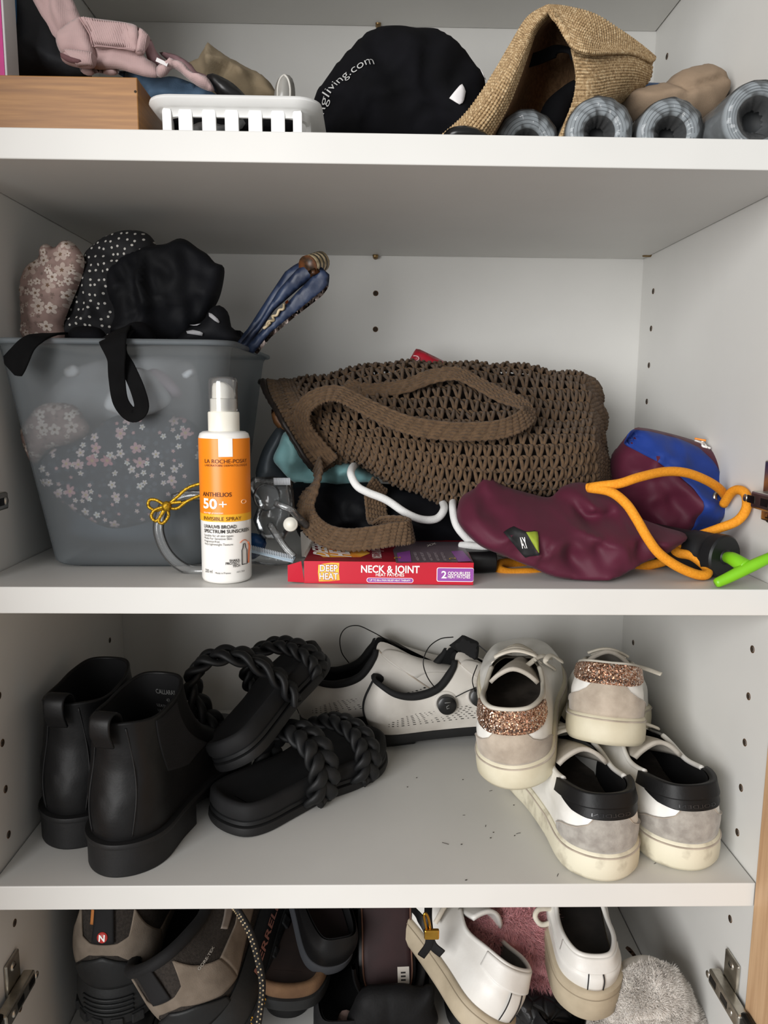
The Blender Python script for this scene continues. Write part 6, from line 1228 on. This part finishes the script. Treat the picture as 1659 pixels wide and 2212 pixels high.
hA, kA = hiking('taupe hiking boot standing at the far left with a round red badge on its heel', shoeM((P(236, 2200, .075)[0], .073, -.414), (.03, 1)), L=.25, badge=True)
MB_ = shoeM((P(478, 2225, .055)[0], .055, -.430), (.12, .98), pitch=13, roll=-33)
hB, kB = hiking('taupe hiking boot leaning over, with yellow lettering on its sole edge', MB_, L=.245, flip=True)
# lettering on the leaning boot: on the sole side facing right (the right side: u = .5..1)
def kword(k, word, u0, u1, z0, z1, m, off=.0052):
    v2, f2, w2 = text2d(word, .02); uu = u0+(u1-u0)*v2[:, 0]/w2; p = np.concatenate([k.outline(uu, off), (z0+(z1-z0)*v2[:, 1:]/.73)], 1); return k.W_(p), f2
hB.add('lettering', kword(kB, 'vibram', .905, .855, .003, .0105, mat('yellow_lettering', 'd9a22a', .5)), mat('yellow_lettering', 'd9a22a', .5), smooth=False)
hB.add('lettering', kword(kB, 'MERRELL', .84, .74, .020, .0265, mat('dull_pink_lettering', '9a6a5e', .6)), mat('dull_pink_lettering', '9a6a5e', .6), smooth=False)
v2, f2, w2 = text2d('GORE-TEX', .02); hB.add('tag_lettering', (kB.S(.90+(v2[:, 0]/w2)*(-.05), .60+v2[:, 1]*.055, .0022), f2), mat('pale_tag_print', 'a9a49c', .6), smooth=False)
lc = C3l(11, [(1310, 40, .05), (1345, 90, .045), (1400, 190, .042), (1440, 320, .040), (1468, 470, .038), (1460, 600, .037), (1440, 740, .037)])
lp = spline(lc, 120); la = hB.add('lace', tube(lp, .0030, 10), M_blkm)
for i in range(2, 118, 2): hB.add('lace_fleck', lathe([(0, .0009), (.0007, .0006), (.0008, 0)], 6, frame(lp[i]+np.array([-.0012 if i % 4 else .0012, -.0028, 0]), (1, 0, 0), (0, -1, 0))), M_cream, la) if i % 2 == 0 else None
soft('tan_insole', 'pale tan insole lying between the two hiking boots', 'insole', 11, [(580, 705), (600, 680), (720, 655), (812, 632), (812, 650), (740, 675), (640, 705)], .11, .002, mat('pale_tan', 'c2ad88', .8), R=.003, noise=(0, 30))
# ---- brown mule: tan moulded footbed rim
def footbed(name, label, M, L, mrim, mbed, mside, flip=False, out=OUT_SANDAL, rim=.0045):
    k = Last(L, M, out, .1, SNK_COL, SNK_H1, SNK_H2, flip); t = Thing(name, label, 'sandal', np.array(M)[:3, 3])
    t.add('outsole', k.slab([(-.004, 0), (.0015, .001), (.0025, .004), (.002, .012), (-.001, .013)]), mside, auto=50)
    t.add('footbed_rim', k.slab([(-.0005, .0128), (.0012, .016), (.0005, .024), (-.0015, .0255), (-.0055, .0250), (-.008, .021)]), mrim, auto=60)
    u = np.arange(96)/96; A = np.stack([np.concatenate([k.outline(u, o), np.full((96, 1), z)], 1) for o, z in ((-.006, .0246), (-.010, .0225), (-.02, .0215))], 1); v_, f_ = grid(k.W_(A), True, False); t.add('insole', (v_, f_+[tuple(i*3+2 for i in range(96))]), mbed)
    return t, k
tm, km = footbed('brown_mule', 'dark brown mule with a tan moulded rim below the leaning boot', shoeM((P(612, 2225, .085)[0], .085, -.412), (.10, 1), pitch=6), .21, mat('tan_suede_rim', '6a5038', .9, '58402c', 60, .3, 900), mat('dark_brown_insole', '241712', .9, '1a100c', 40), M_hkd)
tm.add('strap', strap(spline(km.W_(np.array([(.55, .21, .08), (.56, .2, .28), (.58, 0, .38), (.58, -.2, .28), (.57, -.21, .08)])*.21), 40), (0, -.5, .8), .06, .003), mat('dark_brown_leather', '1b1310', .5, '120c0a', 40))
# ---- black slip-on shoe behind it
PM_COL = {0: (.03, 0, .22), .08: (.06, .08, .21), .2: (.28, .105, .16), .32: (.5, .10, .17), .42: (.62, .07, .19), .5: (.68, 0, .20)}
PM_H2 = {0: (-.03, 0, -.06), .12: (-.01, .02, -.06), .25: (0, .03, -.05), .35: (.02, .05, -.02), .43: (.06, .06, .01), .5: (.1, 0, .01)}
kp = Last(.215, shoeM((P(715, 2165, .105)[0], .105, -.392), (-.32, .93), pitch=26, roll=6), OUT_SLIM, .06, PM_COL, SNK_H1, PM_H2)
ps = Thing('black_slip_on_shoe', 'plain black slip-on shoe with a pale grey edge behind the brown mule', 'shoe', kp.M[:3, 3])
ps.add('upper', kp.shell(wr=(.0005, 40)), M_blk); ps.add('lining', kp.shell(v0=.05, off=-.0025), M_blkm); ps.add('sole', kp.slab([(-.004, 0), (.001, .001), (.002, .006), (.001, .013), (-.002, .0135)]), mat('grey_rubber_edge', '3a3c40', .6), auto=50)
u = np.arange(96)/96; ps.add('insole', (kp.W_(np.concatenate([kp.outline(u, -.003), np.full((96, 1), .016)], 1)), [tuple(range(96))]), mat('dark_red_brown_insole', '1d1212', .9), smooth=False)
soft('pale_pink_ribbon', 'small pale pink fabric scrap between the black shoes', 'scrap', 12, [(600, 790), (612, 710), (650, 690), (685, 705), (690, 760), (670, 800)], .105, .006, mat('pale_pink_fabric', 'b59a92', .9, 'a1877f', 60), R=.008)
# ---- black buckled sandal standing on its heel, dark red insole towards us
o_ = C3(12, 905, 620, .115); MS = frame(o_, np.array([-.02, .50, .86]), np.array([.06, -.86, .5])); ML = .21
sdl = Thing('buckled_sandal', 'black buckled sandal with dark red insole standing on its heel in the middle', 'sandal', o_); ks = Last(ML, MS, OUT_SLIM, .1, SNK_COL, SNK_H1, SNK_H2)
sdl.add('sole', ks.slab([(-.003, 0), (.003, .001), (.004, .006), (.003, .012), (-.002, .0135)]), M_blk, auto=50)
A = np.stack([np.concatenate([ks.outline(u, o), np.full((96, 1), z)], 1) for o, z in ((-.001, .0130), (-.0025, .0145), (-.006, .0150))], 1); v_, f_ = grid(ks.W_(A), True, False); si = sdl.add('insole', (v_, f_+[tuple(i*3+2 for i in range(96))]), mat('dark_red_insole', '270f11', .7, '1e0b0d', 40))
sdl.add('insole_piping', tube(ks.W_(np.concatenate([ks.outline(u, -.0005), np.full((96, 1), .0142)], 1)), .0009, 6, True), mat('brown_piping', '5a3a2a', .6))
tg_ = xform(box(.014, .028, -.020, -.009, .0150, .0156), MS); sdl.add('size_tag', tg_, mat('pale_woven_tag', 'c9c3ba', .8), si, smooth=False)
for q in (.0165, .0195, .0225): sdl.add('tag_mark', xform(box(q, q+.0014, -.0165, -.0120, .0156, .0158), MS), M_bkp, si, smooth=False)
sdl.add('heel_cup', xform(lathe([(.030, -.002), (.034, .004), (.0345, .03), (.033, .034), (.031, .03), (.029, 0)], 40, np.array(Matrix.Translation((.03, 0, .0))), math.pi*.5, math.pi*1.5), MS), M_blk, auto=60)
hk = soft('black_block_heel_shoe', 'black leather shoe with block heel below the dark red insole', 'shoe', 12, [(690, 800), (700, 640), (760, 560), (860, 548), (1000, 540), (1110, 560), (1190, 540), (1195, 640), (1180, 800)], .085, .016, mat('dull_black_leather', '0a0a0b', .7, '111112', 40, .2, 500, spec=.25), R=.03, noise=(.001, 40), creases=[([(910, 560), (912, 780)], .002, .0015), ([(800, 600), (805, 780)], .002, .0015)])
stp = [C3(12, 1060, 60, .10), C3(12, 1105, 120, .085), C3(12, 1150, 190, .078), C3(12, 1185, 290, .076), C3(12, 1245, 345, .074)]; sdl.add('ankle_strap', strap(spline(stp, 40), (-.2, -.95, .1), .008, .0018), M_blk)
stp = [C3(12, 1160, 40, .09), C3(12, 1158, 120, .08), C3(12, 1165, 210, .076), C3(12, 1160, 290, .076), C3(12, 1115, 358, .08)]; sdl.add('ankle_strap', strap(spline(stp, 40), (-.2, -.95, .1), .007, .0018), M_blk)
M_gb = mat('gold_metal', 'd9a84a', .25, 'b98a34', 60, metal=1.)
sdl.add('buckle', tube(spline(C3l(12, [(1132, 105, .072), (1148, 100, .072), (1165, 150, .072), (1172, 215, .072), (1158, 222, .072), (1142, 165, .072)]), 40, True), .0012, 8, True), M_gb); sdl.add('buckle_keeper', xform(box(-.0065, .0065, -.002, .002, -.0045, .0045, .0012), frame(C3(12, 1180, 222, .071), (1, 0, 0))), M_gb, smooth=False)
# ---- white sneakers
M_wl2 = mat('clean_white_leather', 'd9d7d2', .4, 'cfccc6', 30, .08, 500); M_bei = mat('beige_rubber_sole', 'b3a68f', .6, 'a2957f', 40, .1, 400)
def white_sneaker(label, M, L, zs=.13, flip=False, lace_ends=()):
    k = Last(L, M, OUT_SNEAK, zs, SNK_COL, SNK_H1, SNK_H2, flip); t = Thing('white_sneaker', label, 'sneaker', np.array(M)[:3, 3]); hs = zs*L
    t.add('upper', k.shell(nu=112, nv=26, wr=(.0006, 45)), M_wl2); t.add('lining', k.shell(v0=.02, off=-.0028, nv=18), mat('grey_lining', '6d6a66', .85, '5a5753', 60))
    uu = np.linspace(-.30, .30, 70); t.add('collar_edge', k.line(uu, uu*0+1., -.0012, .0022, 8), M_wl2)
    so = t.add('sole', k.slab([(-.006, 0), (.0008, .0012), (.0036, .005), (.0042, hs*.6), (.0036, hs-.001), (.0012, hs+.0008), (-.004, hs)]), M_bei, auto=50)
    p = np.concatenate([k.outline(u, .0038), np.full((96, 1), hs*.80)], 1); t.add('sole_groove', tube(k.W_(p), .0006, 5, True), mat('sole_line', '8a7e6a', .7), so)
    t.add('insole', (k.W_(np.concatenate([k.outline(u, -.004), np.full((96, 1), hs+.003)], 1)), [tuple(range(96))]), M_ins, smooth=False)
    t.add('heel_tab', k.patch(-.13, .13, lambda x: float(np.interp(abs(x), [0, .08, .13], [.62, .62, .72])), lambda x: .99, .0018, .0022, 50, 10), M_wl2)
    t.add('heel_strip', k.patch(-.022, .022, lambda x: .03, lambda x: .62, .0012, .0016, 10, 12), M_wl2)
    for s_ in (-.023, .023): t.add('stitching', k.line(np.full(20, s_), np.linspace(.04, .61, 20), .0014, .0005, 5), M_blkm)
    x = np.linspace(0, 1, 26); y = np.linspace(-1, 1, 15); X, Yy = np.meshgrid(x, y, indexing='ij'); wid = np.interp(x, [0, .6, 1], [.035, .075, .085])[:, None]*L
    A_ = np.stack([np.broadcast_to(((.70-.38*x)*L)[:, None], X.shape), Yy*wid, (np.interp(x, [0, .5, .85, 1], [.20, .285, .345, .365])[:, None]-.055*Yy**2)*L], -1); t.add('tongue', sheet(k.W_(A_), .0035), M_wl2)
    for uu_ in np.linspace(.335, .455, 5):
        a, b = k.loc(np.array([uu_]), np.array([.97]))[0], k.loc(np.array([1-uu_-.008]), np.array([.97]))[0]; q = np.linspace(0, 1, 14)[:, None]; p = a+(b-a)*q; p[:, 2] += .004+.006*np.sin(np.pi*q[:, 0]); t.add('lace', tube(k.W_(p), .0033, 8, flat=.5, up=np.array(M)[:3, 2]), M_lace)
        for side in (uu_+.004, 1-uu_-.004):
            c = k.S(np.array([side]), np.array([.88]), .0006)[0]; nn = k.S(np.array([side]), np.array([.88]), .0016)[0]-c; t.add('eyelet', lathe([(.0010, .0004), (.0016, .0007), (.0021, .0003), (.0021, -.0008)], 12, frame(c, np.cross(nn, (.3, .5, .8)), nn)), M_chr)
    for pts in lace_ends: t.add('lace', tube(spline(pts, 40), .0024, 8), M_lace)
    return t, k
# one lies on its side, heel to the front, its sole facing left
hx = C3(13, 350, 690, .040); tx = C3(13, 15, 165, .165); dx_ = tx-hx; upv = np.array([.62, -.42, .66])
MW = frame(hx, dx_, upv); white_sneaker('white leather sneaker lying on its side with its laces showing', MW, .205, zs=.10, flip=True, lace_ends=[[MW[:3, :3]@(np.array(q)*.205)+MW[:3, 3] for q in pts] for pts in ([(.50, .0, .34), (.48, .10, .36), (.44, .16, .30), (.42, .18, .20)], [(.52, .0, .34), (.60, .10, .34), (.64, .15, .25), (.60, .17, .17), (.56, .18, .22)], [(.50, 0, .35), (.54, .06, .40), (.60, .03, .38), (.52, 0, .35)])])
white_sneaker('white leather sneaker standing heel forward beside the white fluffy slipper', shoeM((P(1278, 2200, .055)[0], .055, -.398), (.05, .97), pitch=9), .20, zs=.17, lace_ends=[C3l(13, [(665, 60, .13), (625, 50, .12), (575, 55, .115), (560, 90, .112), (590, 125, .112), (640, 110, .115), (668, 70, .12)])])
# ---- fluffy slippers
def fluffy(label, k, pts, Y, tf, m, mfur, n, ln, comb, cr=(), seed=1, R=.03, z0=ZD+.001):
    o = clampz(pxz(k, pts, Y), z0); pl = Pillow(o, Y, tf, None, R, .004, [(pxz(k, c[0], Y), c[1], c[2]) for c in cr], (.003, 40)); t = Thing('fluffy_slipper', label, 'slipper', (pl.c[0], Y, pl.v2[:, 1].min())); t.add('body', pl.geo(), m)
    V = pl.verts; F = np.array(pl.ff); a, b, c = V[F[:, 0]], V[F[:, 1]], V[F[:, 2]]; nn = np.cross(b-a, c-a); ar = np.linalg.norm(nn, axis=1); r = np.random.default_rng(seed); i = r.choice(len(F), n, p=ar/ar.sum()); w = r.dirichlet((1, 1, 1), n)
    p = a[i]*w[:, :1]+b[i]*w[:, 1:2]+c[i]*w[:, 2:]; q = nn[i]/ar[i][:, None]; q *= -np.sign(q[:, 1:2]+1e-9); fur('fur', t, p, q, ln, mfur, comb=comb, seed=seed, width=.00032); return t, pl
fluffy('pink fluffy slipper at the back between the two white sneakers', 13, [(215, 60), (250, 20), (420, 10), (600, 20), (700, 90), (710, 250), (690, 400), (600, 445), (500, 430), (450, 380), (380, 280), (300, 230), (245, 150)], .145, .030, mat('pink_slipper_cloth', 'd8989c', .9), mat('pink_fur', 'edb2b4', .8, 'd8969b', 90, sheen=.3), 45000, .010, (.3, -.2, -.5), cr=[([(440, 130), (480, 200), (560, 250)], .012, .008), ([(470, 280), (560, 270), (670, 280)], .012, .006)], seed=3)
fluffy('white fluffy slipper in the lower right corner', 13, [(790, 620), (880, 560), (915, 470), (940, 390), (1000, 335), (1090, 308), (1180, 325), (1240, 390), (1280, 470), (1300, 520), (1330, 545), (1335, 640), (1100, 700), (900, 690)], .070, .030, mat('white_slipper_cloth', 'e0dad2', .9), mat('white_fur', 'ece7e0', .8, 'dcd5cd', 90, sheen=.3), 60000, .0055, (.2, -.3, .4), cr=[([(1015, 470), (1060, 450), (1115, 430)], .012, .004), ([(1210, 495), (1290, 525)], .010, .004), ([(930, 560), (1030, 510), (1150, 530)], .010, .008)], seed=5)
M_peb = NT('black_pebbled_leather'); s = M_peb; vv_ = s.n('ShaderNodeTexVoronoi', feature='DISTANCE_TO_EDGE'); vv_.inputs['Scale'].default_value = 85; s.l(s.coord(), vv_.inputs['Vector']); s.l(s.ramp(vv_.outputs[0], [(.0, '060607'), (.12, '16171a')]), s.b.inputs['Base Color']); s.b.inputs['Roughness'].default_value = .4; s.bump(s.math('MINIMUM', vv_.outputs[0], .15), .8, .004); M_peb = s.m
soft('pebbled_black_bag', 'black pebbled leather bag under the pink slipper', 'bag', 13, [(440, 420), (560, 410), (700, 430), (800, 480), (900, 560), (850, 700), (560, 720), (470, 600)], .115, .03, M_peb, R=.03, noise=(.001, 40), z0=ZD+.001)
soft('mauve_cloth', 'dusky mauve cloth behind the left white sneaker', 'cloth', 13, [(60, 20), (150, 0), (250, 10), (250, 120), (200, 190), (110, 130)], .21, .015, mat('mauve_cotton', '6e4c4e', .95, '5a3c40', 40), R=.02)
soft('black_filler_shaft', 'added black filler darkening the back behind the slip-on shoe', 'boot', 12, [(170, 40), (300, 20), (700, 30), (730, 200), (700, 420), (560, 560), (300, 440), (190, 260)], .19, .03, M_blk, R=.03, noise=(.002, 30, .005, 28))  # black pillow added to darken the back of the bottom shelf
soft('thin_brown_lace', 'thin brown cord behind the white fluffy slipper', 'cord', 13, [(985, 235), (1000, 228), (1030, 260), (1055, 310), (1045, 318), (1020, 275)], .12, .002, mat('brown_cord', '6a5040', .8), R=.002, noise=(0, 30), h=.003)

# ---- black filler shoes added behind and below, so the gaps go dark
def filler_shoe(label, o, d, pitch, roll, L=.21, m=None, col=PM_COL):
    k = Last(L, shoeM(o, d, pitch, roll), OUT_SLIM, .07, col, SNK_H1, PM_H2); t = Thing('filler_shoe', label, 'shoe', o); m = m or M_blk
    t.add('upper', k.shell(nu=64, nv=14), m); t.add('lining', k.shell(v0=.05, off=-.0025, nu=64, nv=10), M_blkm); t.add('sole', k.slab([(-.004, 0), (.001, .001), (.002, .006), (.001, .014), (-.002, .0145)], 64), M_blks, auto=50)
    uu = np.arange(64)/64; t.add('insole', (k.W_(np.concatenate([k.outline(uu, -.003), np.full((64, 1), .017)], 1)), [tuple(range(64))]), M_blkm, smooth=False); return t
M_bksu = mat('black_suede_shoe', '0c0c0e', .95, '131316', 60, .3, 900)
filler_shoe('added black filler shoe lying deepest behind the brown mule', (.205, .130, ZD), (.10, 1), 4, 0, .19, M_bksu)
filler_shoe('added black filler shoe lying below the slip-on shoe, heel forward', (.262, .070, ZD), (-.04, 1), 3, 0, .21, M_bksu)
filler_shoe('added black filler shoe on the floor under the dark red insole', (.318, .075, ZD), (.02, 1), 0, 0, .20, M_blk)
filler_shoe('added black filler shoe on the floor under the left white sneaker', (.385, .110, ZD), (.02, 1), 0, 0, .20, M_bksu)

filler_shoe('added black filler shoe on the floor under the left hiking boot', (.060, .075, ZD), (.0, 1), 0, 0, .22, M_bksu)
filler_shoe('added black filler shoe on the floor under the white sneaker with the thick sole', (.462, .060, ZD), (.0, 1), 0, 0, .21, M_bksu)

# ================================================================== groups of alike things
GROUPS = {'sneaker': 'sneakers piled at the right of the shoe shelf', 'ankle_boot': 'pair of black ankle boots', 'braided_sandal': 'pair of black braided sandals', 'cycling_shoe': 'pair of white cycling shoes', 'hiking_boot': 'pair of taupe hiking boots', 'white_sneaker': 'pair of white sneakers on the bottom shelf', 'filler_shoe': 'added black filler shoes darkening the bottom shelf pile', 'hinge': 'steel cabinet hinges', 'fluffy_slipper': 'fluffy slippers', 'cloth_label': 'labels seen through the tub'}
for o in SC.objects:
    k_ = o.name.split('.')[0]
    if o.parent is None and k_ in GROUPS and 'category' in o: o['group'] = GROUPS[k_]
